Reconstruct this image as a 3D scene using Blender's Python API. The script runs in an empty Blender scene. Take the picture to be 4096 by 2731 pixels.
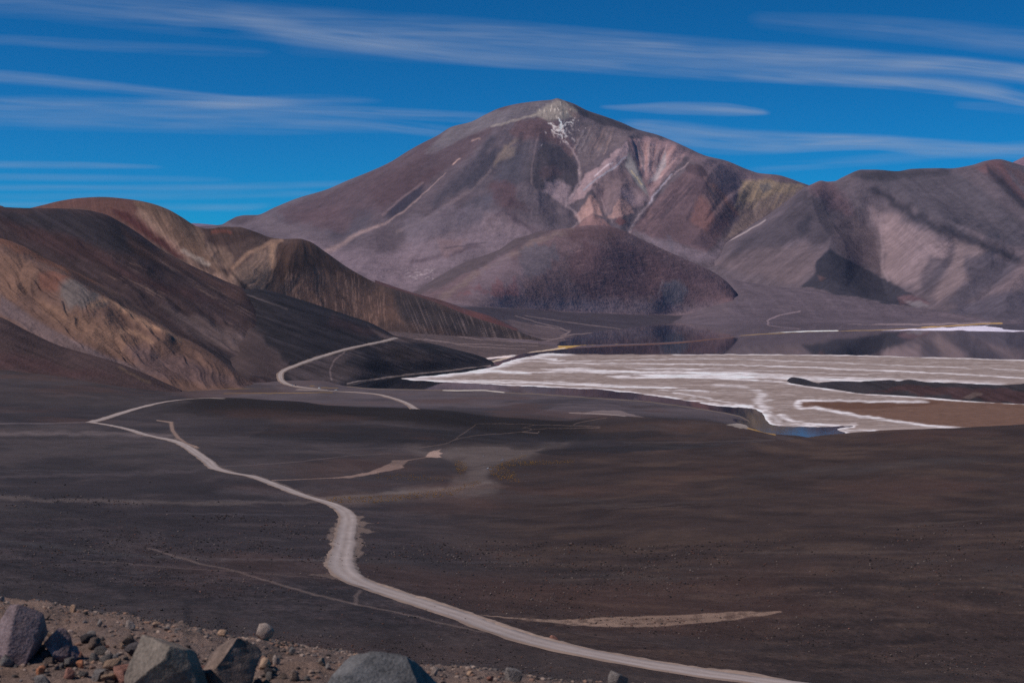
import bpy, bmesh, math, random
import numpy as np
from mathutils import Vector, Matrix

rng = np.random.default_rng(7)
random.seed(7)
F = 5689.0            # focal length in photo pixels (50 mm on a 36 mm wide sensor, 4096 px)
HZ = 1150.0           # horizon row of the photo
CX = 2048.0
WATER = -170.0        # lake level below the camera
scene = bpy.context.scene
C = scene.collection

# ------------------------------------------------------------------ helpers
def lin(r, g, b, k=1.0):
    def f(c):
        c /= 255.0
        return c / 12.92 if c <= 0.04045 else ((c + 0.055) / 1.055) ** 2.4
    return np.array([f(r), f(g), f(b)]) * k

WARM = np.array([1.07, 0.975, 0.95])
K = 1.55               # screen colour -> base colour
def L(r, g, b):
    return lin(r, g, b, K) * WARM

_T = rng.random((512, 512)).astype(np.float32)
def vnoise(x, y):
    xi = np.floor(x).astype(np.int64); yi = np.floor(y).astype(np.int64)
    fx = (x - xi).astype(np.float32); fy = (y - yi).astype(np.float32)
    fx = fx * fx * fx * (fx * (fx * 6 - 15) + 10); fy = fy * fy * fy * (fy * (fy * 6 - 15) + 10)
    x0 = xi & 511; x1 = (xi + 1) & 511; y0 = yi & 511; y1 = (yi + 1) & 511
    a = _T[y0, x0]; b = _T[y0, x1]; c = _T[y1, x0]; d = _T[y1, x1]
    return ((a + (b - a) * fx) * (1 - fy) + (c + (d - c) * fx) * fy) * 2 - 1

def fbm(x, y, o=4, lac=2.03, gain=0.5):
    s = 0.0; a = 1.0; t = 0.0
    for k in range(o):
        s = s + a * vnoise(x + 17.3 * k, y + 31.7 * k); t += a
        x = x * lac; y = y * lac; a *= gain
    return s / t

def ridged(x, y, o=4):
    s = 0.0; a = 1.0; t = 0.0
    for k in range(o):
        s = s + a * (1 - 2 * np.abs(vnoise(x + 11.1 * k, y + 5.7 * k))); t += a
        x = x * 2.1; y = y * 2.1; a *= 0.5
    return s / t

def smooth(a, b, x):
    t = np.clip((x - a) / (b - a), 0, 1)
    return t * t * (3 - 2 * t)

def pchip1(xk, yk, x):
    xk = np.asarray(xk, float); yk = np.asarray(yk, float)
    h = np.diff(xk); d = np.diff(yk) / h
    m = np.zeros_like(yk); m[0] = d[0]; m[-1] = d[-1]
    for i in range(1, len(xk) - 1):
        if d[i - 1] * d[i] > 0:
            w1 = 2 * h[i] + h[i - 1]; w2 = h[i] + 2 * h[i - 1]
            m[i] = (w1 + w2) / (w1 / d[i - 1] + w2 / d[i])
    i = np.clip(np.searchsorted(xk, x) - 1, 0, len(xk) - 2)
    t = np.clip((x - xk[i]) / h[i], 0, 1)
    return (yk[i] * (1 + 2 * t) * (1 - t) ** 2 + m[i] * h[i] * t * (1 - t) ** 2
            + yk[i + 1] * t * t * (3 - 2 * t) + m[i + 1] * h[i] * t * t * (t - 1))

def wdepth(py, z=WATER):
    return -z * F / (py - HZ)

def world(px, py, d):
    return (px - CX) / F * d, d, -(py - HZ) / F * d

class HF:
    """A height field over (bearing, distance), laid through surveyed lines (px, py, distance)."""
    def __init__(self, guides, pxs, nsub):
        self.px = pxs
        Kn = len(guides)
        PY = np.zeros((Kn, len(pxs))); LD = np.zeros((Kn, len(pxs)))
        for k, g in enumerate(guides):
            g = sorted(g)
            x = [p[0] for p in g]
            PY[k] = pchip1(x, [p[1] for p in g], pxs)
            LD[k] = pchip1(x, [math.log(p[2]) for p in g], pxs)
        for k in range(1, Kn):
            LD[k] = np.maximum(LD[k], LD[k - 1] + 0.002)
        def slopes(A):
            d = np.diff(A, axis=0); m = np.zeros_like(A); m[0] = d[0]; m[-1] = d[-1]
            p = d[:-1] * d[1:]
            den = d[:-1] + d[1:]
            m[1:-1] = np.where(p > 0, 2 * p / np.where(np.abs(den) < 1e-12, 1, den), 0)
            return m
        mp, ml = slopes(PY), slopes(LD)
        rows_p = []; rows_l = []; rows_s = []
        for k in range(Kn - 1):
            n = nsub[k]
            for t in (np.arange(n) / n if k < Kn - 2 else np.arange(n + 1) / n):
                a = (1 + 2 * t) * (1 - t) ** 2; b = t * (1 - t) ** 2; c = t * t * (3 - 2 * t); e = t * t * (t - 1)
                rows_p.append(a * PY[k] + b * mp[k] + c * PY[k + 1] + e * mp[k + 1])
                rows_l.append(a * LD[k] + b * ml[k] + c * LD[k + 1] + e * ml[k + 1])
                rows_s.append(k + t)
        self.PY = np.array(rows_p); self.D = np.exp(np.array(rows_l)); self.S = np.array(rows_s)[:, None] + 0 * self.PY
        self.PX = np.broadcast_to(pxs[None, :], self.PY.shape).copy()
        self.X = (self.PX - CX) / F * self.D
        self.Z = -(self.PY - HZ) / F * self.D
        self.col = np.zeros(self.PY.shape + (3,))
        self.taper = None
    def edges(self, s0, s1, k0=0.5, k1=0.7):
        self.taper = smooth(s0, s0 + k0, self.S) * (1 - smooth(s1 - k1, s1, self.S))
    def sync(self):
        self.PY = HZ - F * self.Z / self.D
    def lift(self, dz):
        self.Z = self.Z + dz; self.sync()
    def hit(self, px, py):
        c = (px - self.px[0]) / (self.px[1] - self.px[0])
        if c < 0 or c > len(self.px) - 2: return None
        i = int(c); f = c - i
        p = self.PY[:, i] * (1 - f) + self.PY[:, i + 1] * f
        d = self.D[:, i] * (1 - f) + self.D[:, i + 1] * f
        w = np.nonzero(p <= py)[0]
        if len(w) == 0: return None
        r = w[0]
        if r == 0: return d[0]
        t = (p[r - 1] - py) / max(1e-9, p[r - 1] - p[r])
        return d[r - 1] * (1 - t) + d[r] * t
    def zat(self, x, y):
        px = CX + F * x / y
        c = (px - self.px[0]) / (self.px[1] - self.px[0])
        if c < 0 or c > len(self.px) - 2: return -1e9
        i = int(c); f = c - i
        d = self.D[:, i] * (1 - f) + self.D[:, i + 1] * f
        if y < d[0] or y > d[-1]: return -1e9
        z = self.Z[:, i] * (1 - f) + self.Z[:, i + 1] * f
        return float(np.interp(y, d, z))
    # ---- colour of the rock, with some shade and haze painted in
    def base(self, c):
        self.col[:] = c
    def mix(self, m, c):
        self.col += (np.asarray(c) - self.col) * m[..., None]
    def _box(self, pts, pad):
        a = np.array([(p[0], p[1]) for p in pts], float)
        x0, y0 = a[:, 0].min() - pad, a[:, 1].min() - pad; x1, y1 = a[:, 0].max() + pad, a[:, 1].max() + pad
        j0, j1 = np.searchsorted(self.px, [x0, x1])
        if j0 >= j1: return None
        sub = self.PY[:, j0:j1]
        ok = np.nonzero(((sub > y0) & (sub < y1)).any(axis=1))[0]
        if len(ok) == 0: return None
        return slice(ok[0], ok[-1] + 1), slice(j0, j1)
    def stroke(self, pts, w, c=None, op=1.0, soft=0.7, warp=0.0, wl=60.0, ys=1.0, dz=None, smin=None, tri=False):
        """a vein, gully or ridge along pts (px, py[, width factor]); dz lifts or cuts the rock along it"""
        wm = max([p[2] if len(p) > 2 else 1 for p in pts]) * w
        b = self._box(pts, wm * 1.3 + abs(warp) * 2)
        if b is None: return
        px = self.PX[b]; py = self.PY[b]
        qx, qy = px, py
        if warp:
            qx = px + warp * fbm(px / wl, py / wl * ys, 3); qy = py + warp / ys * fbm(px / wl + 9, py / wl * ys + 4, 3)
        best = np.full(px.shape, 1e9)
        for p, q in zip(pts[:-1], pts[1:]):
            wa = p[2] if len(p) > 2 else 1; wb = q[2] if len(q) > 2 else 1
            dx, dy = q[0] - p[0], (q[1] - p[1]) * ys
            t = np.clip(((qx - p[0]) * dx + (qy - p[1]) * ys * dy) / (dx * dx + dy * dy + 1e-9), 0, 1)
            d = np.hypot(qx - p[0] - t * dx, (qy - p[1]) * ys - t * dy) / (w * (wa + (wb - wa) * t) + 1e-6)
            best = np.minimum(best, d)
        if tri: m = np.clip(1 - best, 0, 1)
        else: m = 1 - smooth(1 - soft, 1, best)
        if smin is not None: m = m * (self.S[b] >= smin)
        if c is not None:
            self.col[b] += (np.asarray(c) - self.col[b]) * (m * op)[..., None]
        if dz is not None:
            self.Z[b] += dz * m * (self.taper[b] if self.taper is not None else 1)
    def fill(self, poly, c, op=1.0, soft=10.0, warp=0.0, wl=80.0, ys=1.0, dz=None, ang=None, ret=False):
        b = self._box(poly, soft * 2 + abs(warp) * 2)
        if b is None: return None
        px = self.PX[b]; py = self.PY[b]
        if warp:
            u, v = px / wl, py / wl * ys
            if ang is not None:
                ca, sa = math.cos(ang), math.sin(ang)
                u, v = (px * ca + py * sa) / (wl * 3), (-px * sa + py * ca) / (wl * 0.6)
            px = px + warp * fbm(u, v, 4); py = py + warp / ys * fbm(u + 7, v + 3, 4)
        inside = np.zeros(px.shape, bool); best = np.full(px.shape, 1e9)
        n = len(poly)
        for i in range(n):
            p, q = poly[i], poly[(i + 1) % n]
            dx, dy = q[0] - p[0], q[1] - p[1]
            t = np.clip(((px - p[0]) * dx + (py - p[1]) * dy) / (dx * dx + dy * dy + 1e-9), 0, 1)
            best = np.minimum(best, np.hypot(px - p[0] - t * dx, (py - p[1] - t * dy) * ys))
            if dy != 0:
                cr = ((p[1] > py) != (q[1] > py)) & (px < (q[0] - p[0]) * (py - p[1]) / dy + p[0])
                inside ^= cr
        sd = np.where(inside, best, -best)
        m = smooth(-soft, soft, sd)
        if c is not None: self.col[b] += (np.asarray(c) - self.col[b]) * (m * op)[..., None]
        if dz is not None: self.Z[b] += dz * m
        if ret: return b, sd
    def streaks(self, ang, along, across, amp, c=None, o=4, thr=None, box=None):
        """fine down-slope streaking of the scree; ang is the run of the streaks in degrees below the level"""
        b = (slice(None), slice(None)) if box is None else self._box([(box[0], box[1]), (box[2], box[3])], 0)
        if b is None: return
        px, py = self.PX[b], self.PY[b]
        a = math.radians(ang)
        u = (px * math.cos(a) + py * math.sin(a)) / along; v = (-px * math.sin(a) + py * math.cos(a)) / across
        n = fbm(u, v, o, gain=0.6)
        if box is not None:
            mx = (box[2] - box[0]) * 0.2; my = (box[3] - box[1]) * 0.2
            e = smooth(box[0], box[0] + mx, px) * (1 - smooth(box[2] - mx, box[2], px)) * smooth(box[1], box[1] + my, py) * (1 - smooth(box[3] - my, box[3], py))
        else: e = 1.0
        if c is None: self.col[b] *= (1 + amp * n * e)[..., None]
        else:
            m = smooth(thr, thr + 0.35, n) * amp * e
            self.col[b] += (np.asarray(c) - self.col[b]) * m[..., None]
    def contrast(self, k, lift=1.0, sat=0.85):
        """the painted rock types pulled apart"""
        c = np.clip(self.col, 1e-3, 1); g_ = np.exp(np.log(c).mean(axis=(0, 1)))
        r_ = c / g_; l_ = np.exp(np.log(r_).mean(-1, keepdims=True))
        self.col = g_ * l_ ** k * (r_ / l_) ** sat * lift
    def radial(self, cx, cy, fa, fr, amp, o=5, box=None):
        """streaks running straight down from a summit"""
        th = np.arctan2(self.PX - cx, self.PY - cy); r = np.hypot(self.PX - cx, self.PY - cy)
        n = fbm(th * fa, r / fr, o, gain=0.62)
        e = 1.0
        if box is not None:
            e = smooth(box[0], box[0] + 120, self.PX) * (1 - smooth(box[2] - 120, box[2], self.PX))
        self.col *= (1 + amp * n * e)[..., None]
    def mesh(self, name, mat, jitter=0.0):
        R, Cn = self.Z.shape
        co = np.stack([self.X, self.D, self.Z], -1).reshape(-1, 3)
        return grid_object(name, co, R, Cn, mat, np.clip(self.col, 0.002, 1).reshape(-1, 3))

def grid_object(name, co, R, Cn, mat, col=None, extra=None, keep=None):
    idx = np.arange(R * Cn).reshape(R, Cn)
    q = np.stack([idx[:-1, :-1], idx[:-1, 1:], idx[1:, 1:], idx[1:, :-1]], -1).reshape(-1, 4)
    if keep is not None: q = q[keep.reshape(-1)]
    return raw_object(name, co, q, mat, col, extra)

def raw_object(name, co, q, mat, col=None, extra=None, smooth_shade=True):
    me = bpy.data.meshes.new(name)
    n, m, s = len(co), len(q), q.shape[1]
    me.vertices.add(n); me.vertices.foreach_set('co', np.asarray(co, np.float32).ravel())
    me.loops.add(m * s); me.loops.foreach_set('vertex_index', q.astype(np.int32).ravel())
    me.polygons.add(m); me.polygons.foreach_set('loop_start', np.arange(0, m * s, s, dtype=np.int32))
    me.polygons.foreach_set('use_smooth', np.full(m, smooth_shade, bool))
    if col is not None:
        a = me.attributes.new('rock', 'FLOAT_COLOR', 'POINT')
        a.data.foreach_set('color', np.concatenate([col, np.ones((n, 1))], 1).astype(np.float32).ravel())
    if extra is not None:
        a = me.attributes.new('cover', 'FLOAT', 'POINT'); a.data.foreach_set('value', extra.astype(np.float32).ravel())
    me.update(calc_edges=True); me.validate()
    me.materials.append(mat)
    o = bpy.data.objects.new(name, me); C.objects.link(o)
    return o

def tag(o, label, cat, kind=None, group=None):
    o['label'] = label; o['category'] = cat
    if kind: o['kind'] = kind
    if group: o['group'] = group
    return o

# ------------------------------------------------------------------ materials
def new_mat(name):
    m = bpy.data.materials.new(name); m.use_nodes = True
    nt = m.node_tree; nt.nodes.clear()
    out = nt.nodes.new('ShaderNodeOutputMaterial')
    return m, nt, out

def terrain_mat(name, scales, amp=0.35, bump=0.4, bdist=1.0, rough=0.95, extra=None):
    """colour attribute x several scales of noise, and a bump from the same noise"""
    m, nt, out = new_mat(name); N = nt.nodes.new; Lk = nt.links.new
    b = N('ShaderNodeBsdfPrincipled'); b.inputs['Roughness'].default_value = rough
    b.inputs['Specular IOR Level'].default_value = 0.15
    at = N('ShaderNodeAttribute'); at.attribute_name = 'rock'
    tc = N('ShaderNodeTexCoord')
    prev = None
    for sc, w in scales:
        n = N('ShaderNodeTexNoise'); n.inputs['Scale'].default_value = sc; n.inputs['Detail'].default_value = 6
        n.inputs['Roughness'].default_value = 0.65
        Lk(tc.outputs['Object'], n.inputs['Vector'])
        s = N('ShaderNodeMath'); s.operation = 'MULTIPLY_ADD'; s.inputs[1].default_value = w * 2; s.inputs[2].default_value = -w
        Lk(n.outputs['Fac'], s.inputs[0])
        if prev is None: prev = s.outputs[0]
        else:
            a = N('ShaderNodeMath'); a.operation = 'ADD'; Lk(prev, a.inputs[0]); Lk(s.outputs[0], a.inputs[1]); prev = a.outputs[0]
    k = N('ShaderNodeMath'); k.operation = 'MULTIPLY_ADD'; k.inputs[1].default_value = amp * 2; k.inputs[2].default_value = 1.0
    Lk(prev, k.inputs[0])
    cl = N('ShaderNodeClamp'); cl.inputs['Min'].default_value = 0.25; cl.inputs['Max'].default_value = 2.2; Lk(k.outputs[0], cl.inputs['Value'])
    mu = N('ShaderNodeVectorMath'); mu.operation = 'SCALE'; Lk(at.outputs['Color'], mu.inputs[0]); Lk(cl.outputs[0], mu.inputs['Scale'])
    Lk(mu.outputs[0], b.inputs['Base Color'])
    if bump:
        bp = N('ShaderNodeBump'); bp.inputs['Strength'].default_value = bump; bp.inputs['Distance'].default_value = bdist
        Lk(prev, bp.inputs['Height']); Lk(bp.outputs[0], b.inputs['Normal'])
    Lk(b.outputs[0], out.inputs[0])
    return m

M_far = terrain_mat('far_rock', [(0.004, 0.5), (0.016, 0.5), (0.05, 0.3)], amp=0.34, bump=0.4, bdist=28)
M_hill = terrain_mat('hill_scree', [(0.012, 0.5), (0.05, 0.4), (0.2, 0.3)], amp=0.36, bump=0.4, bdist=8)
M_ground = terrain_mat('ash_gravel', [(0.02, 0.3), (0.15, 0.3), (0.9, 0.5), (6.0, 0.55), (40.0, 0.45)], amp=0.5, bump=0.45, bdist=0.4)
M_salt = terrain_mat('salt_crust', [(0.03, 0.5), (0.12, 0.6), (0.4, 0.4)], amp=0.3, bump=0.15, bdist=0.6, rough=0.85)
M_road = terrain_mat('packed_dust', [(0.05, 0.3), (0.4, 0.4), (3.0, 0.4)], amp=0.25, bump=0.3, bdist=0.15)

def water_mat():
    m, nt, out = new_mat('lake_water'); N = nt.nodes.new; Lk = nt.links.new
    b = N('ShaderNodeBsdfPrincipled')
    b.inputs['Base Color'].default_value = (0.012, 0.013, 0.018, 1); b.inputs['Roughness'].default_value = 0.03
    b.inputs['IOR'].default_value = 1.33
    tc = N('ShaderNodeTexCoord'); n = N('ShaderNodeTexNoise'); n.inputs['Scale'].default_value = 0.25; n.inputs['Detail'].default_value = 3
    Lk(tc.outputs['Object'], n.inputs['Vector'])
    bp = N('ShaderNodeBump'); bp.inputs['Distance'].default_value = 0.05
    sp = N('ShaderNodeSeparateXYZ'); Lk(tc.outputs['Object'], sp.inputs[0])      # a breeze ruffles the near inlet
    mr = N('ShaderNodeMapRange'); mr.inputs['From Min'].default_value = 1900; mr.inputs['From Max'].default_value = 1720
    mr.inputs['To Min'].default_value = 0.02; mr.inputs['To Max'].default_value = 0.5; Lk(sp.outputs['Y'], mr.inputs['Value']); Lk(mr.outputs[0], bp.inputs['Strength'])
    Lk(n.outputs['Fac'], bp.inputs['Height']); Lk(bp.outputs[0], b.inputs['Normal'])
    Lk(b.outputs[0], out.inputs[0])
    return m
M_water = water_mat()

def cloud_mat():
    m, nt, out = new_mat('cirrus'); N = nt.nodes.new; Lk = nt.links.new
    at = N('ShaderNodeAttribute'); at.attribute_name = 'cover'
    tr = N('ShaderNodeBsdfTransparent')
    tl = N('ShaderNodeBsdfTranslucent'); tl.inputs['Color'].default_value = (0.76, 0.86, 0.98, 1)
    df = N('ShaderNodeBsdfDiffuse'); df.inputs['Color'].default_value = (0.76, 0.86, 0.98, 1)
    ad = N('ShaderNodeMixShader'); ad.inputs[0].default_value = 0.35; Lk(tl.outputs[0], ad.inputs[1]); Lk(df.outputs[0], ad.inputs[2])
    mx = N('ShaderNodeMixShader'); Lk(at.outputs['Fac'], mx.inputs[0]); Lk(tr.outputs[0], mx.inputs[1]); Lk(ad.outputs[0], mx.inputs[2])
    Lk(mx.outputs[0], out.inputs[0])
    return m
M_cloud = cloud_mat()

def rock_mat(name, c1, c2, scale=9.0, bump=0.5):
    m, nt, out = new_mat(name); N = nt.nodes.new; Lk = nt.links.new
    b = N('ShaderNodeBsdfPrincipled'); b.inputs['Roughness'].default_value = 0.9; b.inputs['Specular IOR Level'].default_value = 0.2
    tc = N('ShaderNodeTexCoord')
    n = N('ShaderNodeTexNoise'); n.inputs['Scale'].default_value = scale; n.inputs['Detail'].default_value = 8; n.inputs['Roughness'].default_value = 0.65
    n2 = N('ShaderNodeTexNoise'); n2.inputs['Scale'].default_value = scale * 9; n2.inputs['Detail'].default_value = 5
    oi = N('ShaderNodeObjectInfo')
    ad = N('ShaderNodeVectorMath'); ad.operation = 'ADD'; Lk(tc.outputs['Object'], ad.inputs[0])
    sv = N('ShaderNodeVectorMath'); sv.operation = 'SCALE'; sv.inputs['Scale'].default_value = 30; Lk(oi.outputs['Random'], sv.inputs[0]); Lk(sv.outputs[0], ad.inputs[1])
    Lk(ad.outputs[0], n.inputs['Vector']); Lk(ad.outputs[0], n2.inputs['Vector'])
    av = N('ShaderNodeMath'); av.operation = 'MULTIPLY_ADD'; av.inputs[1].default_value = 0.45; Lk(n2.outputs['Fac'], av.inputs[0])
    sc = N('ShaderNodeMath'); sc.operation = 'MULTIPLY'; sc.inputs[1].default_value = 0.6; Lk(n.outputs['Fac'], sc.inputs[0]); Lk(sc.outputs[0], av.inputs[2])
    rp = N('ShaderNodeValToRGB'); rp.color_ramp.elements[0].position = 0.36; rp.color_ramp.elements[0].color = (*c1, 1)
    rp.color_ramp.elements[1].position = 0.68; rp.color_ramp.elements[1].color = (*c2, 1)
    Lk(av.outputs[0], rp.inputs[0]); Lk(rp.outputs[0], b.inputs['Base Color'])
    bp = N('ShaderNodeBump'); bp.inputs['Strength'].default_value = 0.9; bp.inputs['Distance'].default_value = 0.016
    Lk(av.outputs[0], bp.inputs['Height']); Lk(bp.outputs[0], b.inputs['Normal'])
    Lk(b.outputs[0], out.inputs[0])
    return m

def plain_mat(name, col, rough=0.5, metal=0.0):
    m, nt, out = new_mat(name)
    b = nt.nodes.new('ShaderNodeBsdfPrincipled')
    n = nt.nodes.new('ShaderNodeTexNoise'); n.inputs['Scale'].default_value = 2.0
    r = nt.nodes.new('ShaderNodeValToRGB'); r.color_ramp.elements[0].color = (*[c * 0.85 for c in col], 1); r.color_ramp.elements[1].color = (*col, 1)
    nt.links.new(n.outputs['Fac'], r.inputs[0]); nt.links.new(r.outputs[0], b.inputs['Base Color'])
    b.inputs['Roughness'].default_value = rough; b.inputs['Metallic'].default_value = metal
    nt.links.new(b.outputs[0], out.inputs[0])
    return m

def PX(x0, x1, step=4.0):
    return np.arange(x0, x1 + step, step)


def crv(pts, n=6):
    A = [np.array(p, float) for p in pts]; o = []
    for i in range(len(A) - 1):
        a, b_, c, e = A[max(i - 1, 0)], A[i], A[i + 1], A[min(i + 2, len(A) - 1)]
        for t in np.arange(n) / n: o.append(tuple(0.5 * (2 * b_ + (c - a) * t + (2 * a - 5 * b_ + 4 * c - e) * t * t + (3 * b_ - a - 3 * c + e) * t ** 3)))
    return o + [tuple(A[-1])]
# ------------------------------------------------------------------ near ground: the bank, the ash slope and the plain down to the lake
def G(d, *pts):
    return [(x, y, d) for x, y in pts]
def sh(px, py):
    return (px, py, wdepth(py))

EDGE = [(-1000,2330),(0,2395),(46,2407),(134,2418),(191,2424),(237,2437),(279,2449),(344,2458),(421,2464),(498,2472),(555,2487),(670,2498),(727,2500),(765,2514),(800,2519),(867,2529),(907,2542),(972,2548),(1030,2548),(1125,2565),(1183,2574),(1250,2584),(1328,2594),(1391,2602),(1468,2612),(1672,2658),(1736,2666),(1800,2674),(1891,2679),(2019,2697),(2146,2716),(2306,2730),(2500,2748),(3000,2800),(4096,2900),(5200,3000)]
def edge_d(x): return float(np.interp(x, [-1000, 0, 1400, 2400, 5200], [9.6, 9.0, 8.2, 7.6, 6.8]))
shore_near = [(1389,1544),(1479,1552),(1598,1555),(1776,1558),(1943,1558),(2014,1566),(2193,1576),(2371,1588),(2550,1600),(2700,1616),(2815,1635),(2904,1649),(2958,1661),(2994,1679),(3011,1700),(3053,1718),(3113,1733),(3172,1739),(3300,1747),(4096,1758),(5200,1762)]
g12 = [(-1000,1440,2450),(0,1454,2450),(179,1480,2450),(357,1510,2450),(536,1540,2420),(625,1546,2400),(714,1550,2350),(1000,1555,2300),(1250,1553,2300)] + [sh(x, y) for x, y in shore_near]
def shd(x): return float(np.interp(x, [p[0] for p in g12], [p[2] for p in g12]))
g10d = lambda x: float(np.interp(x, [0, 2700, 2900, 3100, 5200], [1550, 1550, 1450, 1400, 1400]))
ground_guides = [
    G(2.0, (-1000,5559),(5200,5559)),
    G(5.0, (-1000,3060),(0,3107),(2048,3170),(5200,3400)),
    [(x, y, edge_d(x)) for x, y in EDGE],
    [(x, y + 34, 30.0) for x, y in EDGE],
    [(x, y - 8, 165.0) for x, y in EDGE],
    G(222.0, (-1000,2180),(0,2250),(500,2330),(1000,2400),(1400,2446),(2000,2528),(2600,2610),(3000,2650),(3500,2690),(4096,2720),(5200,2760)),
    G(400.0, (-1000,1990),(0,2010),(500,2070),(1000,2140),(1380,2200),(2000,2255),(2600,2270),(3500,2230),(4096,2200),(5200,2160)),
    G(700.0, (-1000,1820),(0,1830),(500,1850),(1000,1890),(1400,1935),(2000,1960),(2600,1960),(3050,1930),(3500,1880),(4096,1850),(5200,1820)),
    G(1000.0, (-1000,1690),(0,1700),(500,1735),(1000,1770),(1400,1790),(1800,1810),(2200,1822),(2696,1795),(2785,1786),(2934,1774),(3113,1762),(3232,1751),(3351,1736),(3470,1724),(3589,1718),(3827,1712),(4096,1697),(5200,1650)),
    G(1250.0, (-1000,1640),(0,1655),(500,1680),(1000,1700),(1400,1705),(1800,1730),(2200,1770),(2696,1800),(3000,1792),(3300,1790),(4096,1780),(5200,1750)),
    [(x, y, g10d(x)) for x, y in [(-1000,1560),(0,1590),(400,1605),(700,1600),(833,1593),(952,1593),(1071,1599),(1190,1605),(1300,1618),(1419,1625),(1538,1629),(1657,1634),(1776,1644),(1836,1653),(1895,1665),(1985,1679),(2074,1683),(2193,1692),(2264,1695),(2330,1687),(2431,1674),(2550,1674),(2700,1683),(2815,1693),(2934,1706),(3023,1724),(3083,1736),(3172,1740),(3300,1760),(4096,1780),(5200,1780)]],
    [(-1000,1500,1900),(0,1515,1900),(400,1550,1900),(700,1590,1900),(833,1612,1900),(1000,1617,1900),(1400,1622,1900),(1800,1630,1900),(2264,1641,1900),(2600,1650,1900),(2800,1664,1850),(2900,1690,1750),(2994,1706,1720),(3053,1731,1640),(3113,1743,1610),(3172,1751,1590),(3300,1765,1540),(4096,1775,1520),(5200,1775,1510)],
    g12,
    [(-1000,1460,2700),(0,1475,2700),(357,1500,2700),(714,1510,2700),(1100,1497,2700),(1300,1500,2700)] + [(x, HZ + 174.0 * F / (wdepth(y) * 1.05), wdepth(y) * 1.05) for x, y in shore_near],
    [(-1000,1410,3600),(0,1411,3600),(1300,1411,3600)] + [(x, HZ + 182.0 * F / (wdepth(y) * 1.2), wdepth(y) * 1.2) for x, y in shore_near],
]
ground = HF(ground_guides, PX(-1000, 5200, 4.4), [14, 60, 14, 30, 110, 170, 170, 150, 100, 70, 60, 70, 12, 8])
g = ground
wx, wy = g.X, g.D
near = smooth(15, 60, g.D)
fade = near * (1 - 0.85 * smooth(1500, 1950, g.D))
dz = 2.2 * fbm(wx / 120, wy / 170, 4) * smooth(60, 300, g.D) * fade + 0.25 * fbm(wx / 14, wy / 18, 4) * fade
dz += 0.05 * fbm(wx / 0.9, wy / 0.9, 4) * (1 - near) + 0.018 * fbm(wx / 0.13, wy / 0.13, 3) * (1 - near)
g.lift(dz)

DARK = L(56, 51, 53); BROWN = L(57, 49, 48); GREY = L(75, 68, 68); TAN = L(150, 128, 112); PALE = L(104, 94, 91)
g.base(DARK)
wn = fbm(wx / 260, wy / 420, 5)
wn2 = fbm(wx / 60 + 40, wy / 120, 5)
g.mix(smooth(2200, 2900, g.PX) * 0.8 * (g.D < 1300), BROWN)
# plain grey ash, streaked
lf = (1 - smooth(1000, 1700, g.PX)) * smooth(350, 650, g.D)
g.mix(np.clip(smooth(-0.15, 0.5, wn + 0.4 * wn2) * (0.25 + 0.5 * lf), 0, 1), GREY)
pl = smooth(600, 950, g.PX)
g.mix((1 - pl) * smooth(1200, 1700, g.D) * .7, L(54, 48, 48))
g.mix(smooth(1640, 1900, g.D) * 0.85 * pl, L(88, 80, 83))
g.mix(smooth(0.1, 0.5, fbm(wx / 700, wy / 60, 4)) * smooth(1640, 1900, g.D) * 0.5, L(64, 60, 66))
# hump across the plain, dark and stony
hump = smooth(1270, 1420, g.D) * (1 - smooth(1560, 1650, g.D)) * smooth(500, 900, g.PX)
g.mix(hump * 0.9, L(38, 33, 32))
g.mix(hump * smooth(2250, 2500, g.PX) * 0.9, L(66, 54, 50))
# ---- wind combed smears of finer and coarser ash
wv = fbm(g.PX / 700, g.PY / 160, 3); sm = fbm(g.PX / 260, g.PY / 22 + 2.5 * wv, 5, gain=0.55); sm2 = fbm(g.PX / 80 + 50, g.PY / 8 + 4 * wv, 4, gain=0.6)
fd = smooth(20, 120, g.D)
rt = smooth(1500, 2300, g.PX) * (g.D < 1270) * (1 - smooth(1000, 1250, g.D) * (1 - smooth(2500, 2700, g.PX)))
g.mix(rt * fd * 0.8, L(59, 48, 44))
g.mix(rt * fd * smooth(0.0, 0.5, sm) * 0.75, L(74, 61, 54)); g.mix(rt * fd * smooth(0.0, 0.5, -sm) * 0.7, L(46, 38, 36))
lt = (1 - rt) * fd
g.mix(lt * smooth(0.05, 0.5, sm) * 0.5, L(79, 71, 71)); g.mix(lt * smooth(0.1, 0.5, -sm) * 0.5, L(47, 44, 46))
g.mix(lt * smooth(0.1, 0.6, sm2) * smooth(1900, 2200, g.PY) * 0.35, L(72, 58, 58))
g.col *= (1 + 0.10 * sm2 * fd)[..., None]
hump = smooth(1270, 1420, g.D) * (1 - smooth(1560, 1650, g.D)) * smooth(600, 950, g.PX) * (1 - smooth(2250, 2400, g.PX))
g.mix(hump * 0.75, L(37, 32, 30))
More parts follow.
